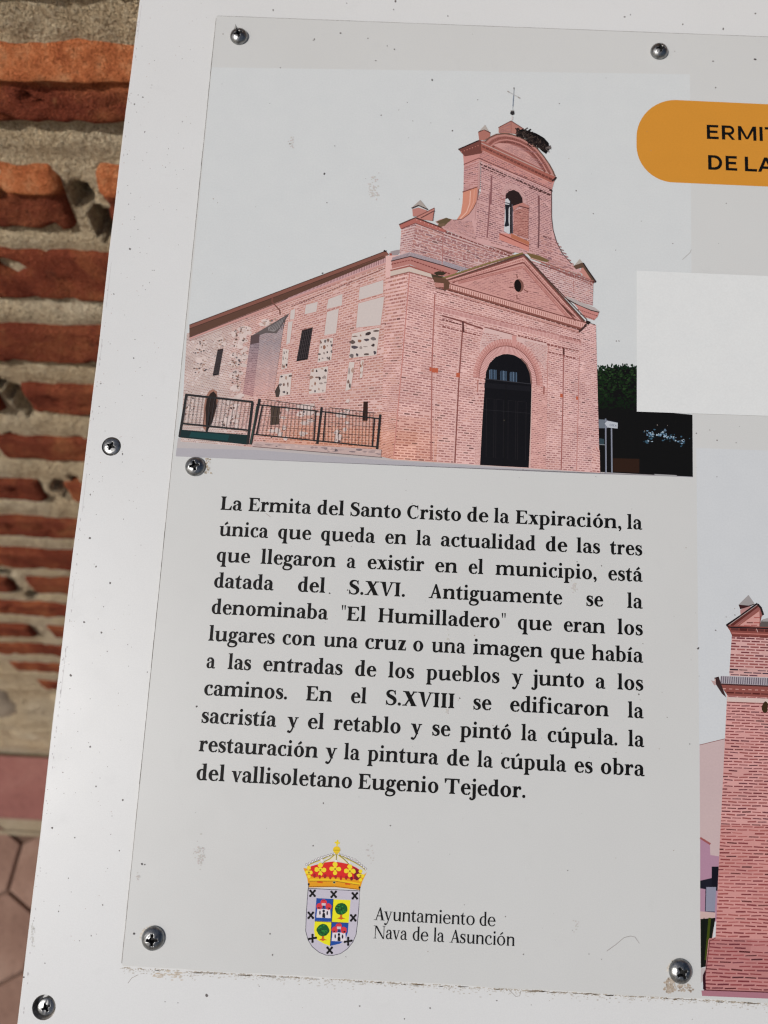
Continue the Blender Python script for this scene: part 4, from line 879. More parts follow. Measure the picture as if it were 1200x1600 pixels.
def sans(ch, w=122, H=700):
    o = []; B = lambda a, b, c, d: o.append([(a, b), (c, b), (c, d), (a, d)])
    def arc(cx, cy, rx, ry, t, a0, a1):
        n = 12
        for i in range(n):
            p, q = radians(a0 + (a1 - a0) * i / n), radians(a0 + (a1 - a0) * (i + 1) / n)
            o.append([(cx + rx * cos(p), cy + ry * sin(p)), (cx + rx * cos(q), cy + ry * sin(q)), (cx + (rx - t) * cos(q), cy + (ry - t) * sin(q)), (cx + (rx - t) * cos(p), cy + (ry - t) * sin(p))])
    v = w * 1.28
    if ch == 'E': B(0, 0, v, H); B(0, 0, 570, w); B(0, H - w, 560, H); B(0, 300, 520, 300 + w); return o, 600
    if ch == 'I': B(0, 0, v, H); return o, v
    if ch == 'L': B(0, 0, v, H); B(0, 0, 560, w); return o, 580
    if ch == 'T': B(230, 0, 230 + v, H); B(0, H - w, 590, H); return o, 590
    if ch == 'D': B(0, 0, v, H); B(0, 0, 310, w); B(0, H - w, 310, H); arc(310, H / 2, 330, H / 2, w * 1.15, -90, 90); return o, 650
    if ch == 'R': B(0, 0, v, H); B(0, H - w, 340, H); B(0, 240, 340, 240 + w); arc(340, 240 + (H - 240) / 2, 245, (H - 240) / 2, w, -90, 90); o.append([(260, 250), (400, 260), (610, 0), (460, 0)]); return o, 620
    if ch == 'M': B(0, 0, v * .95, H); B(720, 0, 720 + v * .95, H); o.append([(0, H), (150, H), (470, 60), (360, 60)]); o.append([(847, H), (700, H), (370, 60), (480, 60)]); return o, 850
    if ch == 'A': o.append([(0, 0), (145, 0), (415, H), (280, H)]); o.append([(560, 0), (705, 0), (425, H), (285, H)]); B(140, 150, 560, 150 + w); return o, 705
    return o, 300
def title(name, letters, y_ends, cap):
    P = Print(4e-5); (xa, ya), (xb, yb) = y_ends; i = 0
    for ch, l, r_ in letters:
        sh, wd = sans(ch); A = at(l, ya + (yb - ya) * (l - xa) / (xb - xa)); B = at(r_, ya + (yb - ya) * (r_ - xa) / (xb - xa))
        L = hypot(B[0] - A[0], B[1] - A[1]); dx, dy = (B[0] - A[0]) / L, (B[1] - A[1]) / L; sx = L / wd; sy = cap / 700
        for q in sh: i += 1; P.z = 4e-5 + (i % 40) * 4e-7; P.loc([(A[0] + px * sx * dx - py * sy * dy, A[1] + px * sx * dy + py * sy * dx) for px, py in q], (20, 16, 18))
    return P.build(name, M_TEXT, sign)
t1 = title('title_line', [('E', 1104.6, 1124), ('R', 1128, 1149), ('M', 1153.4, 1181.4), ('I', 1187, 1192), ('T', 1195.5, 1216), ('A', 1218, 1243)], ((1104.6, 217), (1192, 220.6)), .0069); t1['label'] = 'ERMITA in bold black capitals'
t2 = title('title_line', [('D', 1106.6, 1129), ('E', 1134, 1153), ('L', 1164, 1183.6), ('A', 1184.4, 1210)], ((1106.6, 265), (1184, 268.4)), .0070); t2['label'] = 'DE LA in bold black capitals'

# ---- body text, set line by line
a_ = lambda x: 300 + x / 3.158
b_ = lambda x: 660 + x / 3.158
LINES = [
 ([('La', a_(140), a_(247)), ('Ermita', a_(278), a_(587)), ('del', a_(617), a_(750)), ('Santo', a_(780), a_(1030)), ('Cristo', a_(1060), b_(190)), ('de', b_(220), b_(325)), ('la', b_(352), b_(428)), ('Expiración,', b_(460), b_(982)), ('la', b_(1010), b_(1085))], 796.5, 827.6),
 ([('única', a_(133), a_(375)), ('que', a_(423), a_(587)), ('queda', a_(635), a_(903)), ('en', a_(952), a_(1057)), ('la', a_(1105), a_(1180)), ('actualidad', b_(90), b_(558)), ('de', b_(608), b_(715)), ('las', b_(760), b_(877)), ('tres', b_(925), b_(1085))], 837, 868.1),
 ([('que', a_(120), a_(285)), ('llegaron', a_(338), a_(708)), ('a', a_(763), a_(807)), ('existir', a_(865), a_(1145)), ('en', b_(62), b_(172)), ('el', b_(227), b_(300)), ('municipio,', b_(360), b_(860)), ('está', b_(917), b_(1087))], 877.6, 909),
 ([('datada', a_(107), a_(402)), ('del', a_(521), a_(656)), ('S.XVI.', a_(773), a_(1050)), ('Antiguamente', b_(30), b_(690)), ('se', b_(808), b_(892)), ('la', b_(1010), b_(1087))], 917.8, 951),
 ([('denominaba', a_(95), a_(670)), ('"El', a_(735), a_(857)), ('Humilladero"', a_(918), b_(410)), ('que', b_(470), b_(638)), ('eran', b_(697), b_(902)), ('los', b_(962), b_(1088))], 959, 992.9),
 ([('lugares', a_(80), a_(407)), ('con', a_(445), a_(607)), ('una', a_(648), a_(817)), ('cruz', a_(853), a_(1055)), ('o', a_(1090), a_(1140)), ('una', b_(45), b_(212)), ('imagen', b_(250), b_(593)), ('que', b_(632), b_(800)), ('había', b_(835), b_(1090))], 1001, 1035.5),
 ([('a', a_(70), a_(113)), ('las', a_(175), a_(290)), ('entradas', a_(350), a_(742)), ('de', a_(803), a_(908)), ('los', a_(967), a_(1095)), ('pueblos', b_(18), b_(380)), ('y', b_(440), b_(495)), ('junto', b_(537), b_(797)), ('a', b_(855), b_(903)), ('los', b_(962), b_(1090))], 1043.7, 1079.2),
 ([('caminos.', a_(58), a_(468)), ('En', a_(562), a_(690)), ('el', a_(783), a_(860)), ('S.XVIII', a_(955), b_(157)), ('se', b_(250), b_(340)), ('edificaron', b_(432), b_(920)), ('la', b_(1013), b_(1092))], 1086, 1122.5),
 ([('sacristía', a_(45), a_(415)), ('y', a_(468), a_(524)), ('el', a_(570), a_(650)), ('retablo', a_(698), a_(1028)), ('y', a_(1078), a_(1134)), ('se', b_(47), b_(137)), ('pintó', b_(185), b_(437)), ('la', b_(487), b_(565)), ('cúpula.', b_(617), b_(962)), ('la', b_(1015), b_(1095))], 1129.2, 1167.2),
 ([('restauración', a_(32), a_(620)), ('y', a_(656), a_(714)), ('la', a_(748), a_(827)), ('pintura', a_(865), b_(78)), ('de', b_(120), b_(230)), ('la', b_(270), b_(347)), ('cúpula', b_(387), b_(710)), ('es', b_(750), b_(840)), ('obra', b_(880), b_(1097))], 1173.8, 1212.8),
 ([('del', a_(20), a_(160)), ('vallisoletano', a_(192), a_(788)), ('Eugenio', a_(820), b_(78)), ('Tejedor.', b_(107), b_(508))], 1218.5, 1257),
]
EM = .00400 / 530
for i, (w, yl, yr) in enumerate(LINES):
    xl = w[0][1]; text_line(sign, 'text_line', BODY, w, ((xl, yl), (1003 + i * .4, yr)), EM)
n_ = lambda x: 580 + x / 5
text_line(sign, 'caption_line', FINE, [('Ayuntamiento', n_(20), n_(808)), ('de', n_(845), n_(970))], ((584, 1437.4), (774, 1447.4)), .00315 / 530, (24, 22, 26))
text_line(sign, 'caption_line', FINE, [('Nava', n_(15), n_(280)), ('de', n_(322), n_(445)), ('la', n_(487), n_(570)), ('Asunción', n_(610), n_(1120))], ((583, 1466), (804, 1478.2)), .00315 / 530, (24, 22, 26))

# ---- coat of arms
coat = empty('coat_of_arms', sign); coat['label'] = 'municipal coat of arms, gold and red crown over a quartered shield'
KC = lambda *p: C(440, 1300, 7.5, *p)
P = Print(1.5e-5)
sh = [(312, 660), (915, 690), (905, 900), (885, 1100), (873, 1200), (835, 1290), (770, 1370), (690, 1425), (600, 1447), (520, 1443), (440, 1410), (360, 1345), (310, 1265), (282, 1160), (288, 1000), (300, 800)]
P.poly(KC(*sh), (186, 182, 194)); P.line(KC(*(sh + [sh[0]])), .9, (40, 36, 56))
BL = (36, 74, 150); YE = (222, 216, 40)
P.poly(KC((408, 775), (608, 785), (590, 1050), (388, 1040)), BL); P.poly(KC((604, 788), (808, 798), (785, 1062), (588, 1052)), YE)
P.poly(KC((388, 1046), (588, 1056), (570, 1335), (500, 1310), (420, 1265), (392, 1230), (380, 1150)), YE); P.poly(KC((586, 1060), (785, 1068), (775, 1180), (745, 1265), (680, 1310), (570, 1335)), BL)
P.line(KC((606, 786), (586, 1056), (570, 1332)), .9, (60, 40, 50)); P.line(KC((388, 1045), (785, 1067)), .9, (60, 40, 50))
def castle(x, y):
    K = lambda *p: KC(*[(x + px, y + py) for px, py in p])
    P.poly(K((-75, 20), (75, 24), (82, 130), (-86, 122)), (212, 206, 212))
    for dx, dy, r in ((-50, -10, 36), (0, -52, 36), (56, -6, 36)): P.blob(*K((dx, dy))[0], r / 7.5, r / 7.5 * 1.05, (206, 60, 66), 12, .12)
    P.poly(K((-75, -5), (-28, -5), (-25, 25), (-78, 22)), (196, 70, 74)); P.poly(K((30, 0), (80, 2), (82, 28), (30, 26)), (196, 70, 74)); P.poly(K((-24, -48), (24, -46), (22, -16), (-22, -18)), (196, 186, 192)); P.line(K((-20, -80), (20, -78)), .7, (120, 30, 40)); P.line(K((-78, 4), (-30, 4)), .6, (120, 30, 40)); P.line(K((34, 8), (80, 10)), .6, (120, 30, 40))
    for dx, dy, rx, ry in ((-44, 66, 9, 26), (42, 70, 10, 26), (0, 46, 15, 18), (-56, 10, 9, 9), (64, 14, 10, 11)): P.disc(*K((dx, dy))[0], rx / 7.5, ry / 7.5, (22, 20, 44), 12)
    P.poly(K((-6, -18), (6, -18), (8, 20), (-8, 20)), (50, 50, 40)); P.poly(K((-17, 122), (-16, 86), (-8, 68), (2, 64), (12, 70), (18, 88), (18, 126)), (22, 20, 34))
castle(493, 880); castle(672, 1155)
def tree(x, y):
    K = lambda *p: KC(*[(x + px, y + py) for px, py in p])
    P.poly(K((-12, 60), (10, 60), (12, 100), (50, 116), (12, 120), (0, 130), (-14, 120), (-50, 114), (-14, 98)), (196, 96, 40)); P.blob(*K((0, 0))[0], 9.9, 9.4, (30, 88, 44), 18, .05)
    for _ in range(26):
        a = rnd.uniform(0, 2 * pi); r = rnd.uniform(0, 60); P.blob(*K((r * cos(a), r * sin(a)))[0], 1.4, 1.1, rnd.choice([(50, 132, 60), (22, 60, 34), (40, 110, 50)]), 7)
tree(698, 900); tree(485, 1150)
for x, y, rot in ((362, 718, 0), (610, 730, 0), (858, 748, 0), (342, 976, 0), (840, 1006, 0), (362, 1246, .7), (780, 1280, .7), (563, 1385, 0)):
    for s_ in (1, -1):
        a = radians(50) * s_ + rot; l = 47; P.line(KC((x - l * cos(a), y - l * sin(a)), (x + l * cos(a), y + l * sin(a))), 3.1, (18, 14, 18))
        for e in (1, -1): P.disc(*KC((x + e * l * .85 * cos(a), y + e * l * .85 * sin(a)))[0], 2.0, 2.0, (18, 14, 18), 8)
P.build('shield', M_PRINT, coat)
P = Print(1.5e-5)
GO = (226, 186, 40); GO2 = (216, 150, 34); RD = (206, 46, 44)
P.poly(KC((345, 400), (420, 380), (500, 358), (600, 345), (700, 358), (800, 380), (880, 420), (940, 460), (930, 560), (620, 540), (310, 530), (310, 450)), RD)
P.poly(KC((840, 410), (935, 460), (930, 560), (850, 550)), (124, 34, 48))
for q in (KC((520, 320), (630, 262), (640, 300), (620, 345), (520, 350)), KC((660, 262), (740, 330), (770, 370), (700, 352), (655, 330))): P.poly(q, (214, 208, 190))
for pts in (KC((630, 258), (540, 290), (470, 325), (400, 350), (320, 385), (300, 420)), KC((655, 258), (760, 310), (860, 360), (940, 410), (985, 450)), KC((630, 262), (560, 320), (500, 350), (470, 400)), KC((655, 262), (730, 320), (790, 380)), KC((643, 260), (640, 360))):
    P.line(pts, 1.6, (196, 180, 70)); P.line([(x, y - .8) for x, y in pts], .6, (50, 44, 50))
for pts, n in ((((620, 262), (450, 310), (290, 390)), 10), (((670, 265), (860, 335), (985, 440)), 11)):
    for i in range(n):
        t = i / (n - 1) * 2; a, b = (pts[0], pts[1]) if t < 1 else (pts[1], pts[2]); t -= t >= 1
        P.disc(*KC((a[0] + (b[0] - a[0]) * t, a[1] + (b[1] - a[1]) * t - 8))[0], 2.0, 2.0, (104, 100, 108), 10); P.disc(*KC((a[0] + (b[0] - a[0]) * t, a[1] + (b[1] - a[1]) * t - 8))[0], 1.5, 1.5, (212, 208, 208), 10)
P.disc(*KC((470, 332))[0], 2.2, 2.2, (218, 214, 214), 10); P.disc(*KC((637, 340))[0], 2.0, 2.0, (218, 214, 214), 10); P.disc(*KC((793, 352))[0], 2.0, 2.0, (218, 214, 214), 10)
P.poly(KC((255, 420), (300, 430), (330, 500), (350, 520), (400, 530), (440, 520), (470, 530), (540, 525), (590, 530), (640, 530), (700, 535), (760, 540), (830, 555), (900, 560), (945, 520), (1000, 470), (945, 580), (915, 680), (620, 645), (320, 650), (300, 540)), GO2)
P.poly(KC((330, 545), (620, 545), (920, 600), (915, 620), (620, 570), (325, 572)), GO); P.line(KC((325, 575), (620, 575), (915, 622)), .8, (120, 80, 30)); P.line(KC((322, 640), (620, 636), (912, 672)), 1.0, (130, 84, 30))
for x, y in ((320, 470), (455, 440), (627, 430), (800, 455), (925, 510)):
    for dx, dy, r in ((0, -50, 30), (-42, 0, 28), (42, 4, 28), (0, 0, 26), (0, 50, 26)):
        if x in (320, 925): dx *= .55; r *= .8
        P.blob(*KC((x + dx, y + dy))[0], r / 7.5, r / 7.5, (228, 206, 50), 10, .12)
    P.disc(*KC((x, y + 4))[0], 1.6, 1.6, (150, 120, 40), 8)
for i in range(9): P.blob(*KC((385 + i * 62, 512 + i * 4 + (i % 2) * 6))[0], 2.2, 3.4, (160 + 20 * (i % 2), 40, 44) if i < 7 else (112, 30, 44), 9, .15)
for x, y, c in ((450, 588, (204, 84, 30)), (775, 608, (204, 84, 30))): P.poly(KC((x - 32, y - 10), (x + 30, y - 8), (x + 32, y + 10), (x - 30, y + 8)), c)
P.disc(*KC((616, 590))[0], 2.4, 2.2, (190, 180, 110), 10); P.disc(*KC((616, 590))[0], 1.7, 1.6, (30, 56, 60), 10)
P.disc(*KC((318, 612))[0], 1.6, 2.0, (20, 18, 26), 8); P.disc(*KC((913, 650))[0], 1.6, 2.0, (20, 18, 26), 8); P.line(KC((316, 600), (312, 690)), .8, (60, 50, 60)); P.line(KC((918, 640), (915, 700)), .8, (60, 50, 60))
P.disc(*KC((645, 208))[0], 5.8, 5.6, (222, 190, 38), 16); P.line(KC((602, 212), (690, 212)), .7, (130, 100, 30)); P.line(KC((648, 160), (656, 95)), 2.6, (222, 200, 50)); P.line(KC((622, 122), (682, 130)), 2.4, (222, 200, 50)); P.disc(*KC((646, 245))[0], 3.2, 2.0, (210, 180, 60), 10)
P.build('crown', M_PRINT, coat)

# ---- dirt, specks, scratches
P = Print(6.5e-5)
def speck(x, y, r, c, e=1.0): P.blob(x, y, r, r * e, c, 7, .45)
GR = (112, 108, 106)
for x, y, r in ((675, 125, 1.6), (706.7, 204.5, 1.2), (595.7, 180, 1.1), (645, 189, .9), (507, 271.5, 1.6), (746, 156, .8), (718, 311, .9), (900, 298, 1.1), (874, 162, .8), (927, 334, .9), (962, 391, .8), (1118, 137, 1.2), (1180, 93, 1.8), (1114, 96, 1.4), (1084, 24.5, .1),
                (616, 77, 1.1), (605, 72, .8), (587, 95, 1.2), (618, 20, .1), (575, 60, 1), (491, 61, 1.1), (532, 52, 1.3), (438, 106, .9), (490, 63, 1), (453, 225, 1.1), (718, 1091, 1.2), (543, 922, 1.1), (515, 927, 1.5), (940, 884, .9),
                (998, 1085, 1.4), (307, 1104, 1.6), (505, 1255, 1.2), (610, 1290, 1.1), (489, 1321.5, 1.3), (426, 1492, 1.3), (818, 1491, 1.1), (422, 1459, 1.2), (209, 1459, 2.0), (222, 1350, 1.6), (226, 1351, 1.2), (887, 1360, .9), (790, 1432, 1), (1091, 1013, 2.0), (1118, 985, 1.1), (1148, 961, 1.2), (1109, 672, .8), (1088, 677, 1.0), (1061, 614, 1.2), (1150, 692, .9), (1120, 688, 1.1), (1120, 745, .8), (963, 533, 1.0), (967, 533, 1.0)):
    speck(x, y, r, GR if r < 1.5 else (84, 80, 80))
for _ in range(150):
    x, y = rnd.uniform(300, 1195), rnd.uniform(40, 1500)
    if 1000 < x and 430 < y < 640: continue
    speck(x, y, rnd.choice([.35, .45, .6, .75]) * rnd.uniform(.8, 1.3), rnd.choice([(128, 124, 122), (150, 146, 143), (104, 100, 98), (160, 150, 142)]))
for cx, cy, n, s_ in ((312, 1336, 60, 9), (455, 222, 16, 5), (897, 918, 26, 5), (583, 300, 30, 8), (700, 1000, 8, 6), (215, 1368, 10, 5), (700, 1112, 8, 4), (578, 1335, 14, 10), (585, 290, 20, 10), (900, 1446, 10, 6)):
    for _ in range(n): P.blob(cx + rnd.gauss(0, s_ * .4), cy + rnd.gauss(0, s_), rnd.uniform(.6, 1.8), rnd.uniform(.6, 1.4), (187 + rnd.uniform(-5, 3), 183 + rnd.uniform(-5, 3), 178), 7)
P.line([(948, 1486), (962, 1476), (975, 1465), (985, 1462.5), (992, 1464), (999, 1474)], .8, (140, 134, 132), w2=.5)
P.line([(415, 802), (423, 808)], .5, (150, 130, 130)); P.line([(1066, 406), (1078, 395), (1080, 390)], .7, (160, 156, 152))
# rust and putty round the panel screws
for cx, cy, r in ((238, 1467, 20), (1062, 1518, 20)):
    for _ in range(60):
        a = rnd.uniform(.1, 1) * pi; P.blob(cx + r * .92 * cos(a) + rnd.gauss(0, .6), cy - r * .92 * sin(a) + rnd.gauss(0, .6), rnd.uniform(1, 2.2), rnd.uniform(.8, 1.6), rnd.choice([(204, 198, 186), (198, 190, 178), (206, 202, 194)]), 7)
for _ in range(90): P.blob(1046 + rnd.gauss(0, 3.4), 1537 + rnd.uniform(-8, 14), rnd.uniform(.8, 2.4), rnd.uniform(1.2, 3), rnd.choice([(168, 156, 142), (160, 146, 130), (176, 166, 154)]), 7)
for _ in range(50): P.blob(1068 + rnd.gauss(0, 8), 1540 + rnd.uniform(-2, 9), rnd.uniform(.6, 1.8), rnd.uniform(.8, 2.2), rnd.choice([(168, 156, 142), (150, 136, 122), (180, 170, 158)]), 7)
for _ in range(26): P.blob(324 + rnd.uniform(-3, 6), 724 + rnd.uniform(-8, 16), rnd.uniform(.6, 1.8), rnd.uniform(.6, 1.8), rnd.choice([(176, 164, 146), (150, 138, 120), (196, 188, 178)]), 7)
o = P.build('panel_specks', M_PRINT, sign); o['kind'] = 'stuff'; o['label'] = 'dust specks, stains and scratches on the printed panel'
P = Print(-PT + 6e-6)
_at = at
def at_board(px, py, z=0.0): return _at(px, py, -PT)
at = at_board
for x, y, r in ((223, 152, 1.6), (210, 163, 1.5), (226, 206, 1.2), (199, 241, .9), (210.5, 339, 1.0), (203, 389, 2.0), (178, 459.5, 1.3), (157.5, 599.5, 1.5), (209, 559.5, 1.3), (219, 574, .8), (211, 530.5, .9), (155, 635, .9), (191.5, 709.5, 1.4), (141, 773, 1.4), (140, 841, 2.1), (150, 885.5, 1.8), (172, 911, 1.8), (131.5, 972, 1.6), (158.5, 988.5, 1.7), (110.5, 1055, 2.2), (141, 1167, 1.7), (162, 948, .8), (141, 1092, .8), (230, 1050, .8),
                (81.5, 1294, 2.2), (150, 1229, 1.4), (117, 1309, 1.2), (107, 1372, 1.0), (91.5, 1424, 1.0), (142.5, 1462, 1.1), (70, 1505, 1.2), (37, 1527, 1.9), (124.5, 1470, 1.1), (160.5, 1414, 1.2), (192, 1250, 1.8), (186.5, 1329, 1.0), (323, 1555, 2.4), (278, 1567, 1.2), (258, 1565, 1.1), (405, 1541, .9), (776, 1563.5, 1.5), (672, 1575, 1.5), (562, 1572, 1.3), (830, 1570, .8), (632, 1592, 1.4), (618, 1.8, 1.8), (615, 15, 1), (542, 5, 1), (427, 16, 1.3), (700, 25, 1.2), (1067, 38, 1.5), (985, 23, 1.0), (976, 26.5, 1.8), (1130, 45, 1.8), (1180, 21, 1.6)):
    P.blob(x, y, r * .85, r * .85 * rnd.uniform(.8, 1.4), (104, 100, 99), 8, .4)
for _ in range(260):
    y = rnd.uniform(-20, 1620); x = 212 - y * .117 + 6 + rnd.random() ** 1.3 * 110
    if y > 1520: x = rnd.uniform(40, 1200)
    P.blob(x, y, .9 * rnd.uniform(.4, 1), rnd.uniform(.4, 1), rnd.choice([(150, 148, 147), (170, 167, 166), (124, 120, 120), (182, 170, 166)]), 6, .45)
for _ in range(60): y = rnd.uniform(0, 1600); P.blob(212 - y * .117 + 9.5 + rnd.gauss(0, 1.2), y, .8, rnd.uniform(1, 3), (182, 180, 181), 6)
for y0, y1 in ((10, 60), (410, 480), (530, 560), (740, 800), (905, 935), (1010, 1090)): P.line([(222 - y0 * .117, y0), (222 - y1 * .117, y1)], .55, (184, 182, 182))
for _ in range(34): P.blob(49 + abs(rnd.gauss(0, 2.5)), 1462 + rnd.gauss(0, 9), rnd.uniform(.6, 2), rnd.uniform(.6, 2), (193, 193, 190), 7)
P.line([(92, 1042), (110, 1034)], .7, (222, 220, 218))
# grime that has run off the foot of the panel
for i in range(1150):
    x = 188 + 1020 * rnd.random(); base = 1511 + (x - 188) * .0557
    k = .35 + .65 * max(0, sin(x * .013 + 1.2) * sin(x * .041)) ; d = rnd.expovariate(1 / (2.2 + 3.5 * k * (.4 + .6 * (sin(x * .09) > 0))))
    if d > 16: continue
    t = rnd.random(); c = (146 + 40 * t, 136 + 44 * t, 120 + 50 * t) if d < 2.4 else (176 + 16 * t, 172 + 17 * t, 163 + 22 * t)
    P.blob(x, base + d, rnd.uniform(.6, 2.2), rnd.uniform(.4, 1.0), c, 7, .4)
for _ in range(60): x = rnd.uniform(200, 1190); P.blob(x, 1512 + (x - 188) * .0557 + rnd.uniform(0, 1.5), rnd.uniform(3, 9), rnd.uniform(.4, .9), rnd.choice([(84, 74, 62), (60, 52, 46), (108, 96, 80)]), 8)
for _ in range(40): P.blob(258 + rnd.uniform(-18, 26), 1524 + rnd.gauss(0, 3), rnd.uniform(1, 4), rnd.uniform(.5, 1.4), rnd.choice([(186, 174, 158), (192, 184, 172)]), 7)
for pts in ([(794, 1545), (800, 1551), (806, 1557), (812, 1556), (814, 1548)], [(200, 1536), (206, 1528), (216, 1523)]): P.line(pts, .7, (140, 132, 124))
# thin grey lines along the left and top edges of the panel
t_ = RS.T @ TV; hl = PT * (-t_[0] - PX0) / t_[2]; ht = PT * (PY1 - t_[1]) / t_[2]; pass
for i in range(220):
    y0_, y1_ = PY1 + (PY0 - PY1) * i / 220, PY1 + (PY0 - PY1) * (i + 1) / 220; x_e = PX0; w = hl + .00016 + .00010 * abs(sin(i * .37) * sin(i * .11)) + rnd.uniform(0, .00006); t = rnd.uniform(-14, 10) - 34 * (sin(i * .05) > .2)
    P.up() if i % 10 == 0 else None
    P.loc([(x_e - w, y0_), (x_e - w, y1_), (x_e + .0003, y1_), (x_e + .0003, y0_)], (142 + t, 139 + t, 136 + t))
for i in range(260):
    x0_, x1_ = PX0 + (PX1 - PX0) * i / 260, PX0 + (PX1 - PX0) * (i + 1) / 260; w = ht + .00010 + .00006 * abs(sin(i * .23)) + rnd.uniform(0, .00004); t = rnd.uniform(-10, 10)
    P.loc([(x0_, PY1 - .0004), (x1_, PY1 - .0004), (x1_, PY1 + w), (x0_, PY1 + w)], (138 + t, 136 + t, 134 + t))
o = P.build('board_specks', M_PRINT, sign); o['kind'] = 'stuff'; o['label'] = 'dust specks and brown grime on the white backing board'
at = _at
# ------------------------------------------------------------------ screws
def cross_depth(x, y, R):
    """phillips recess depth at a point of the head"""
    d = 0
    for a, b in ((x, y), (y, x)):
        w = R * (.105 - .03 * abs(b) / R); L = R * .50
        if abs(b) < L and abs(a) < w * 1.25:
            e = min(1, (w * 1.25 - abs(a)) / (w * .35)); l = min(1, (L - abs(b)) / (R * .06)); d = max(d, min(e, l) * (1 - .45 * abs(b) / L))
    r = hypot(x, y) / R
    if r < .26: d = max(d, min(1, (.26 - r) / .04))
    return d
def head_mesh(R, H, side, seed, flat=1.0, damage=.0):
    rr = random.Random(seed); n = 92; bm = bmesh.new(); V = {}
    rings = 46; seg = 96
    c = None; prev = None
    def z_at(x, y):
        r = min(1, hypot(x, y) / R)
        z = side + H * (1 - r ** 2.3) ** .62
        dmg = damage * (sin(x * 2300 + seed) * sin(y * 1900 + seed * 2) + .6 * sin(x * 4100 - y * 3100)) * .00006 * (1 - r)
        return z + dmg - cross_depth(x * (1 + .04 * sin(y * 3000 + seed)), y, R) * (.0013 + H * .25)
    c = bm.verts.new((0, 0, z_at(0, 0))); rows = []
    for i in range(1, rings + 1):
        t = i / rings; r = R * (1 - (1 - t) ** 1.25 if t > .55 else t * (1 - (.45) ** 1.25) / .55)
        rows.append([bm.verts.new((r * cos(2 * pi * j / seg), r * sin(2 * pi * j / seg), z_at(r * cos(2 * pi * j / seg), r * sin(2 * pi * j / seg)))) for j in range(seg)])
    rows.append([bm.verts.new((R * 1.01 * cos(2 * pi * j / seg), R * 1.01 * sin(2 * pi * j / seg), side * .8)) for j in range(seg)])
    rows.append([bm.verts.new((R * 1.0 * cos(2 * pi * j / seg), R * 1.0 * sin(2 * pi * j / seg), side * .3)) for j in range(seg)])
    rows.append([bm.verts.new((R * .93 * cos(2 * pi * j / seg), R * .93 * sin(2 * pi * j / seg), 0)) for j in range(seg)])
    for j in range(seg): bm.faces.new((c, rows[0][j], rows[0][(j + 1) % seg]))
    for a, b in zip(rows[:-1], rows[1:]):
        for j in range(seg): bm.faces.new((a[j], b[j], b[(j + 1) % seg], a[(j + 1) % seg]))
    me = bpy.data.meshes.new('screw'); bm.to_mesh(me); bm.free(); me.materials.append(M_METAL); me.shade_smooth()
    me.materials.append(M_DARK)
    for p in me.polygons:
        x, y, z = p.center; q = cross_depth(x, y, R)
        if q > .12: p.use_smooth = False
        if q > .5: p.material_index = 1
    return me
def screw(px, py, R, H, side, rot, label, seed, z=0.0, tilt=(0, 0), damage=1.0):
    o = bpy.data.objects.new('screw', head_mesh(R, H, side, seed, damage=damage)); link(o, sign)
    x, y = at(px, py, z + .0003); o.location = (x, y, z); o.rotation_euler = (tilt[0], tilt[1], rot); o['label'] = label
    # floor of the recess
    k = R * .24; v = []
    for i in range(4):
        a = i * pi / 2
        for rr, aa in ((k * .9, a - .22), (R * .47, a - .07), (R * .47, a + .07), (k * .9, a + .22)): v.append((rr * cos(aa), rr * sin(aa), side + H * .30 - .00012))
    return o
s1 = screw(373.5, 57.5, .00395, .0023, .0007, .35, 'dome-headed cross screw at the top left of the panel, with a raised metal burr', 3, tilt=(.0, .03))
s2 = screw(1029.5, 81, .0038, .0023, .0008, .12, 'dome-headed cross screw at the top edge of the panel', 4)
s3 = screw(305, 729, .0040, .0020, .0006, .30, 'dome-headed cross screw just under the left foot of the large photograph', 5, tilt=(0, .05))
s4 = screw(239.5, 1466, .0042, .0021, .0005, .06, 'dark dome-headed cross screw at the bottom left corner of the panel', 6, tilt=(.02, .05))
s5 = screw(1063, 1517.5, .0042, .0021, .0005, .55, 'dark dome-headed cross screw above a rust stain, beside the second photograph', 7, tilt=(0, .04))
s6 = screw(174.5, 697.5, .0036, .0009, .0004, -.35, 'shallow cross screw sunk in the left margin of the backing board', 8, z=-PT - .00045)
s7 = screw(73, 1572.5, .0032, .0008, .0006, .5, 'tilted cross screw sunk in its hole at the bottom left of the backing board', 9, z=-PT - .0020, tilt=(.03, .13))
# burrs of torn metal and paint
def shard(parent, pts, mat=M_METAL):
    v = [p for p in pts]; f = [(0, 1, 2), (0, 2, 3), (0, 3, 1), (1, 3, 2)]
    o = mesh_obj('metal_burr', v, f, mat, parent); return o
def burr(s, ang, r, z, l, h):
    a = ang - s.rotation_euler.z; c, d = cos(a), sin(a); t = (-d, c)
    shard(s, [(c * r + t[0] * l * .5, d * r + t[1] * l * .5, z), (c * r - t[0] * l * .5, d * r - t[1] * l * .5, z), (c * (r - l * .4), d * (r - l * .4), z + h * .3), (c * (r + l * .35) - t[0] * l * .3, d * (r + l * .35) - t[1] * l * .3, z + h)])
burr(s1, radians(118), .0031, .0020, .0016, .0016); burr(s1, radians(140), .0036, .0008, .0006, .0006)
burr(s3, radians(15), .0041, .0001, .0009, .0006); burr(s3, radians(-28), .0046, .0001, .0011, .0005); burr(s5, radians(140), .0041, .0001, .0012, .0006)
for s in (s3,):
    for o in s.children[:2]: o.data.materials[0] = plain('swarf', (.34, .31, .27), .7) if 'swarf' not in bpy.data.materials else bpy.data.materials['swarf']

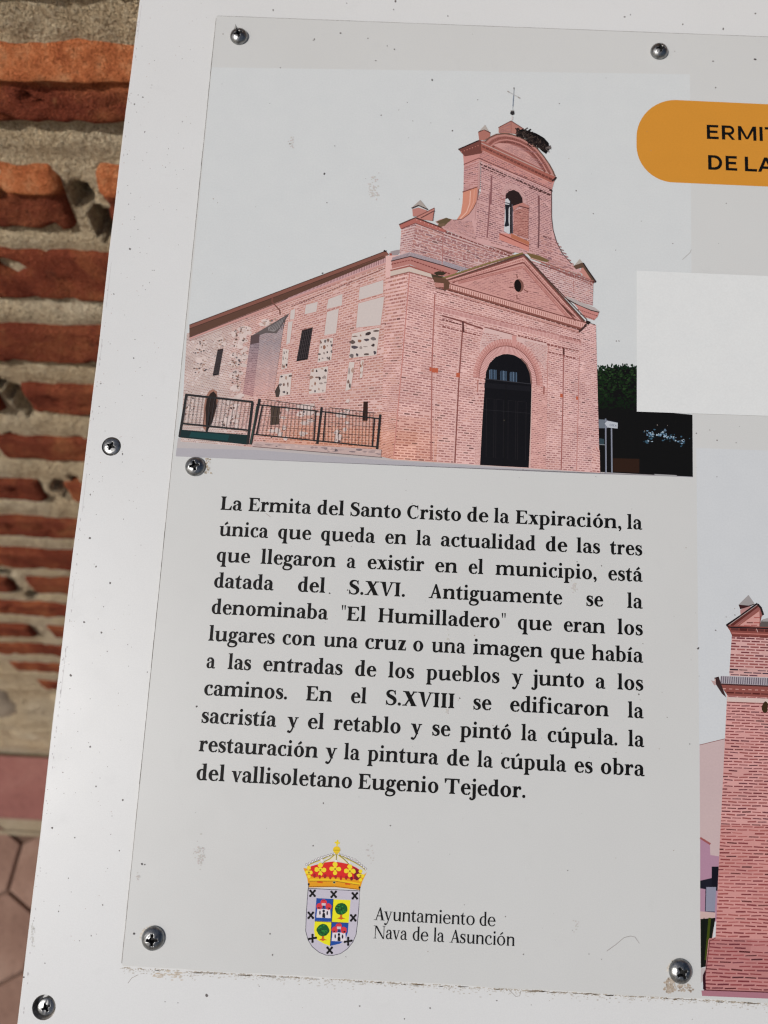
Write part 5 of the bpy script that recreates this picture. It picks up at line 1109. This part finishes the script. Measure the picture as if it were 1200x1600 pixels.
# ------------------------------------------------------------------ brick wall behind the sign
WY, WYAW, WROLL, OFF, PITCH = 0.30668, -0.012, 0.0262, 0.0376, 0.075
wall = empty('brick_wall'); wall.location = (0, WY, 0); wall.rotation_euler = (0, -WROLL, WYAW)
wall['label'] = 'old wall of rough red bricks in thick sandy mortar behind the sign'; wall['category'] = 'brick wall'
HT = {-3: .046, -2: .048, -1: .047, 0: .0500, 1: .0550, 2: .0500, 3: .0430, 4: .038, 5: .037, 6: .036, 7: .038, 8: .040, 9: .038, 10: .034, 11: .036, 12: .034, 13: .036}
A0, A1 = -1.35, .75
rb = random.Random(11)
from mathutils import noise as mn
def rough_brick(L, H, D, top_ch, seed, nx=34, nz=10, amp=.75):
    """front, top, bottom and ends of a hand-made brick; local x along, y back, z up"""
    bm = bmesh.new(); prof = []
    # profile in (y, z): from top back round the front to bottom back
    ch = top_ch
    prof += [(D, H / 2), (ch * 1.05 + .006, H / 2), (ch * 1.0 + .001, H / 2 - .0015)] if ch else [(D, H / 2), (.014, H / 2), (.003, H / 2 - .001)]
    if ch:
        for i in range(1, 6): t = i / 6; prof.append((ch * (1 - t) ** 1.2, H / 2 - .0015 - t * H * .36))
        prof.append((0, H / 2 - H * .40)); prof.append((.0035, H / 2 - H * .44)); z1 = H / 2 - H * .47
    else: z1 = H / 2 - .004
    for i in range(nz): prof.append((.0045 if ch else 0.0, z1 + (-H / 2 + .004 - z1) * i / (nz - 1)))
    prof += [(.003 + (.004 if ch else 0), -H / 2 + .001), (.014, -H / 2), (D, -H / 2)]
    rows = []
    for i in range(nx + 1):
        t = i / nx; x = -L / 2 + L * t; e = min(t, 1 - t) * L; pull = max(0, 1 - e / .004) ** 2 * .004; row = []
        for y, z in prof:
            n1 = mn.noise(Vector((x * 26 + seed * 3.1, z * 40, seed))); n2 = mn.noise(Vector((x * 110, z * 130, seed * 1.7))); n3 = mn.noise(Vector((x * 14, seed * 5.3, .5)))
            pit = max(0, mn.noise(Vector((x * 60, z * 75, seed * 2.9))) - .40) * .035
            yy = y + pull + (n1 * .0032 + n2 * .0018) * amp + pit * (1 if y < .02 else 0); zz = z * (1 - pull * 8) + n3 * .0016 + (n2 * .0013 if abs(z) > H * .3 else 0)
            row.append(bm.verts.new((x, yy, zz)))
        rows.append(row)
    for a, b in zip(rows[:-1], rows[1:]):
        for j in range(len(a) - 1): bm.faces.new((a[j], a[j + 1], b[j + 1], b[j]))
    bm.faces.new(rows[0][::-1]); bm.faces.new(rows[-1])
    bmesh.ops.recalc_face_normals(bm, faces=bm.faces)
    me = bpy.data.meshes.new('brick'); bm.to_mesh(me); bm.free(); me.materials.append(M_BRICK); me.shade_smooth()
    return me
LEN = .275
VAR = [rough_brick(LEN, .042, .10, 0, s, 44, 10, .8) for s in range(1, 9)]
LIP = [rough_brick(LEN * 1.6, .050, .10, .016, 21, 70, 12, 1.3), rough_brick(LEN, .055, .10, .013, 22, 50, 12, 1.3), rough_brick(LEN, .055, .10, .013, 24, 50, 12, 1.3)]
JOINT = {-3: -.30, -2: .10, -1: -.24, 0: .22, 1: -.160, 2: .015, 3: -.155, 4: -.302, 5: -.07, 6: -.318, 7: -.275, 8: -.305, 9: -.452, 10: -.385, 11: -.478, 12: -.335, 13: -.305, 14: -.285, 15: -.27}
for q in LIP: q.materials[0] = M_SUNLIT_LIP
for k in range(-3, 18):
    H = HT.get(k, .040); top = OFF - k * PITCH; zc = top - H / 2
    j0 = JOINT.get(k, rb.uniform(-.3, .0)); step = LEN + .022
    n0 = int((A0 - j0) / step) - 1
    if k == 0:
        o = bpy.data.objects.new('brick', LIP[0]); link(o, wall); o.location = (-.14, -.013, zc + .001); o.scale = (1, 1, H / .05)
    for n in range(n0, n0 + int((A1 - A0) / step) + 3):
        a = j0 + .011 + step * n; a1 = a + LEN
        if a1 < A0 or a > A1: continue
        xc = (a + a1) / 2
        if k == 0 and -.42 < xc < .12: continue
        if k >= 12 and xc < -.56 + (k - 12) * .03: continue          # rubble takes over at the foot
        if k >= 16: continue
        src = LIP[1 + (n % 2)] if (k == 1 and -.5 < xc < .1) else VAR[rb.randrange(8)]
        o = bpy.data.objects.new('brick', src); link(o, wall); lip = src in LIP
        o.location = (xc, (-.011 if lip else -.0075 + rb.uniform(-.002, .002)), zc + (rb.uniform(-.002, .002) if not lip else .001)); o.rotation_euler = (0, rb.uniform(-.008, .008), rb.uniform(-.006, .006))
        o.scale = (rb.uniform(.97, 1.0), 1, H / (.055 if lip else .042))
HOLES_W = [(-.153, -.088, .010, .012, .05), (-.163, -.065, .006, .008, .02), (-.300, -.288, .008, .016, .05), (-.315, -.262, .012, .008, .03), (-.311, -.430, .009, .012, .05), (-.29, -.41, .004, .010, .03), (-.448, -.695, .013, .010, .05), (-.47, -.66, .006, .016, .03), (-.46, -.63, .01, .01, .03), (-.385, -.835, .010, .020, .04), (-.365, -.81, .008, .010, .03), (-.33, -.348, .006, .01, .02), (-.262, -.345, .006, .006, .02)]
def mortar_bed():
    st = .004; nx = int((A1 - A0) / st); z0, z1 = -1.46, .33; nz = int((z1 - z0) / st)
    X = np.linspace(A0, A1, nx); Z = np.linspace(z0, z1, nz); rg = np.random.RandomState(4)
    def vn(fx, fz, seed):
        r = np.random.RandomState(seed); gx, gz = int((A1 - A0) * fx) + 3, int((z1 - z0) * fz) + 3
        g = r.rand(gz, gx) * 2 - 1; u = (X - A0) * fx; v = (Z - z0) * fz
        iu = u.astype(int); iv = v.astype(int); fu = u - iu; fv = v - iv; fu = fu * fu * (3 - 2 * fu); fv = fv * fv * (3 - 2 * fv)
        a = g[iv][:, iu]; b = g[iv][:, iu + 1]; c = g[iv + 1][:, iu]; d = g[iv + 1][:, iu + 1]
        return (a * (1 - fu) + b * fu) * (1 - fv)[:, None] + (c * (1 - fu) + d * fu) * fv[:, None]
    Y = -.0005 + vn(9, 14, 1) * .0014 + vn(32, 40, 2) * .0014 + vn(110, 120, 3) * .0012
    ph = (OFF - Z) / PITCH; k = np.floor(ph); fr = ph - k                        # 0 at a brick's top edge
    hh = np.array([HT.get(int(q), .040) / PITCH for q in k])
    mid = (fr - hh) / (1 - hh)                                                   # 0..1 across the bed joint
    m = np.where((mid > 0), np.sin(np.clip(mid, 0, 1) * pi), 0)
    Y += (-m * .0022)[:, None]
    Y += (np.where(mid > 0, np.clip(1 - mid * 4, 0, 1), 0) * .0035)[:, None]     # weathered back under the brick above
    XX, ZZ = np.meshgrid(X, Z)
    low = np.clip((-1.10 - ZZ) / .08, 0, 1); Y += -low * (.020 + .02 * vn(5, 6, 8) + .012 * vn(14, 16, 9))
    for a, h, ra, rh, d in HOLES_W:
        q = ((XX - a) / ra) ** 2 + ((ZZ - h) / rh) ** 2 + .75 * vn(55, 60, 5) + .5 * vn(120, 110, 6)
        Y += d * 1.9 * np.clip((1.15 - q) * 1.6, 0, 1)
    v = np.stack([XX, Y, ZZ], -1).reshape(-1, 3); i = np.arange(nx * nz).reshape(nz, nx)
    f = np.stack([i[:-1, :-1], i[:-1, 1:], i[1:, 1:], i[1:, :-1]], -1).reshape(-1, 4)
    me = bpy.data.meshes.new('mortar'); me.vertices.add(len(v)); me.vertices.foreach_set('co', v.astype(np.float32).ravel())
    me.loops.add(f.size); me.loops.foreach_set('vertex_index', f.ravel().astype(np.int32)); me.polygons.add(len(f)); me.polygons.foreach_set('loop_start', np.arange(0, f.size, 4, dtype=np.int32))
    me.polygons.foreach_set('loop_total', np.full(len(f), 4, dtype=np.int32)); me.update(calc_edges=True); me.validate(); me.materials.append(M_MORTAR); me.shade_smooth()
    return link(bpy.data.objects.new('mortar', me), wall)
mortar_bed()
def core():
    v = [(x, y, z) for x in (A0 - .001, A1 + .001) for y in (.12, .35) for z in (-1.46, .34)]
    f = [(0, 1, 3, 2), (4, 6, 7, 5), (0, 4, 5, 1), (2, 3, 7, 6), (1, 5, 7, 3)]
    return mesh_obj('wall_core', v, f, M_MORTAR, wall)
core()
def lump(name, c, r, seed, mat, parent, sub=4, amp=.22):
    bm = bmesh.new(); bmesh.ops.create_icosphere(bm, subdivisions=sub, radius=1)
    for v in bm.verts:
        n = mn.noise(v.co * 1.3 + Vector((seed, seed * 2.3, 0))) * amp + mn.noise(v.co * 4 + Vector((0, seed, 3))) * amp * .3
        v.co = Vector((v.co.x * r[0], v.co.y * r[1], v.co.z * r[2])) * (1 + n)
    me = bpy.data.meshes.new(name); bm.to_mesh(me); bm.free(); me.materials.append(mat); me.shade_smooth()
    o = link(bpy.data.objects.new(name, me), parent); o.location = c; return o
lump('stone', (-.81, .035, -1.13), (.20, .075, .16), 3, M_STONE, wall)
lump('stone', (-.555, .02, -1.105), (.030, .035, .026), 5, M_MORTAR, wall, 3)
lump('stone', (-.548, .012, -1.175), (.036, .035, .034), 6, M_MORTAR, wall, 3)
lump('stone', (-.86, .03, -1.37), (.10, .06, .075), 7, M_STONE, wall, 3)
lump('stone', (-.63, .015, -1.24), (.05, .04, .04), 15, M_STONE, wall, 3)
lump('stone', (-.70, .02, -1.31), (.06, .04, .035), 16, M_MORTAR, wall, 3)
lump('stone', (-.58, .02, -1.25), (.03, .03, .03), 17, M_MORTAR, wall, 3)
lump('stone', (-.60, .05, -1.33), (.12, .065, .08), 8, M_MORTAR, wall, 4)
lump('stone', (-.30, .045, -1.30), (.15, .07, .09), 9, M_STONE, wall, 3)

# ------------------------------------------------------------------ paving at the foot of the wall
GZ = -1.43
def sheet(name, x0, x1, y0, y1, z, mat):
    o = mesh_obj(name, [(x0, y0, z), (x1, y0, z), (x1, y1, z), (x0, y1, z)], [(0, 1, 2, 3)], mat); o['kind'] = 'structure'; return o
sheet('ground', -60, 60, -60, 60, GZ - .03, M_GROUND)
pave = sheet('pavement', -2.6, 1.4, -1.6, .145, GZ - .008, M_BED)
kerb = sheet('kerb', -2.6, 1.4, .135, .36, GZ - .004, M_JOINT)
def slab(pts, t, bev, seed, name, mat):
    bm = bmesh.new(); cx = sum(p[0] for p in pts) / len(pts); cy = sum(p[1] for p in pts) / len(pts)
    rings = []
    for s_, z in ((0, -t), (0, -bev), (bev, 0)):
        rings.append([bm.verts.new((cx + (x - cx) * (1 - s_ / hypot(x - cx, y - cy)), cy + (y - cy) * (1 - s_ / hypot(x - cx, y - cy)), z)) for x, y in pts])
    for a, b in zip(rings[:-1], rings[1:]):
        for i in range(len(a)): bm.faces.new((a[i], a[(i + 1) % len(a)], b[(i + 1) % len(a)], b[i]))
    bm.faces.new(rings[-1]); bmesh.ops.recalc_face_normals(bm, faces=bm.faces)
    me = bpy.data.meshes.new(name); bm.to_mesh(me); bm.free(); me.materials.append(mat); return me
hs = .088; hx = [(hs * .972 * cos(radians(30 + 60 * i)), hs * .972 * sin(radians(30 + 60 * i))) for i in range(6)]
hm = slab(hx, .02, .003, 1, 'paving_tile', M_TILE)
W = sqrt(3) * hs
for r in range(-9, 1):
    for c in range(-11, 6):
        x = -.66 + W / 2 + c * W + (r % 2) * W / 2; y = .070 + r * 1.5 * hs
        if y > .10: continue
        o = bpy.data.objects.new('paving_tile', hm); link(o, pave); o.location = (x, y, .008 + rb.uniform(-.0008, .0008)); o.rotation_euler = (rb.uniform(-.006, .006), rb.uniform(-.006, .006), 0)
        o.location.z = rb.uniform(.0065, .0085)
for q in bpy.data.objects:
    if q.parent == pave: q.location.z += GZ - .008
top_row = sheet('pavement_edge_joint', -2.6, 1.4, .128, .1352, GZ + .0005, M_JOINT)
km = slab([(-.245, -.062), (.245, -.062), (.245, .062), (-.245, .062)], .02, .004, 2, 'kerb_block', M_KERB)
for i in range(-4, 3):
    o = bpy.data.objects.new('kerb_block', km); link(o, kerb); o.location = (-.55 + i * .5, .222, GZ + .010 + rb.uniform(0, .002))
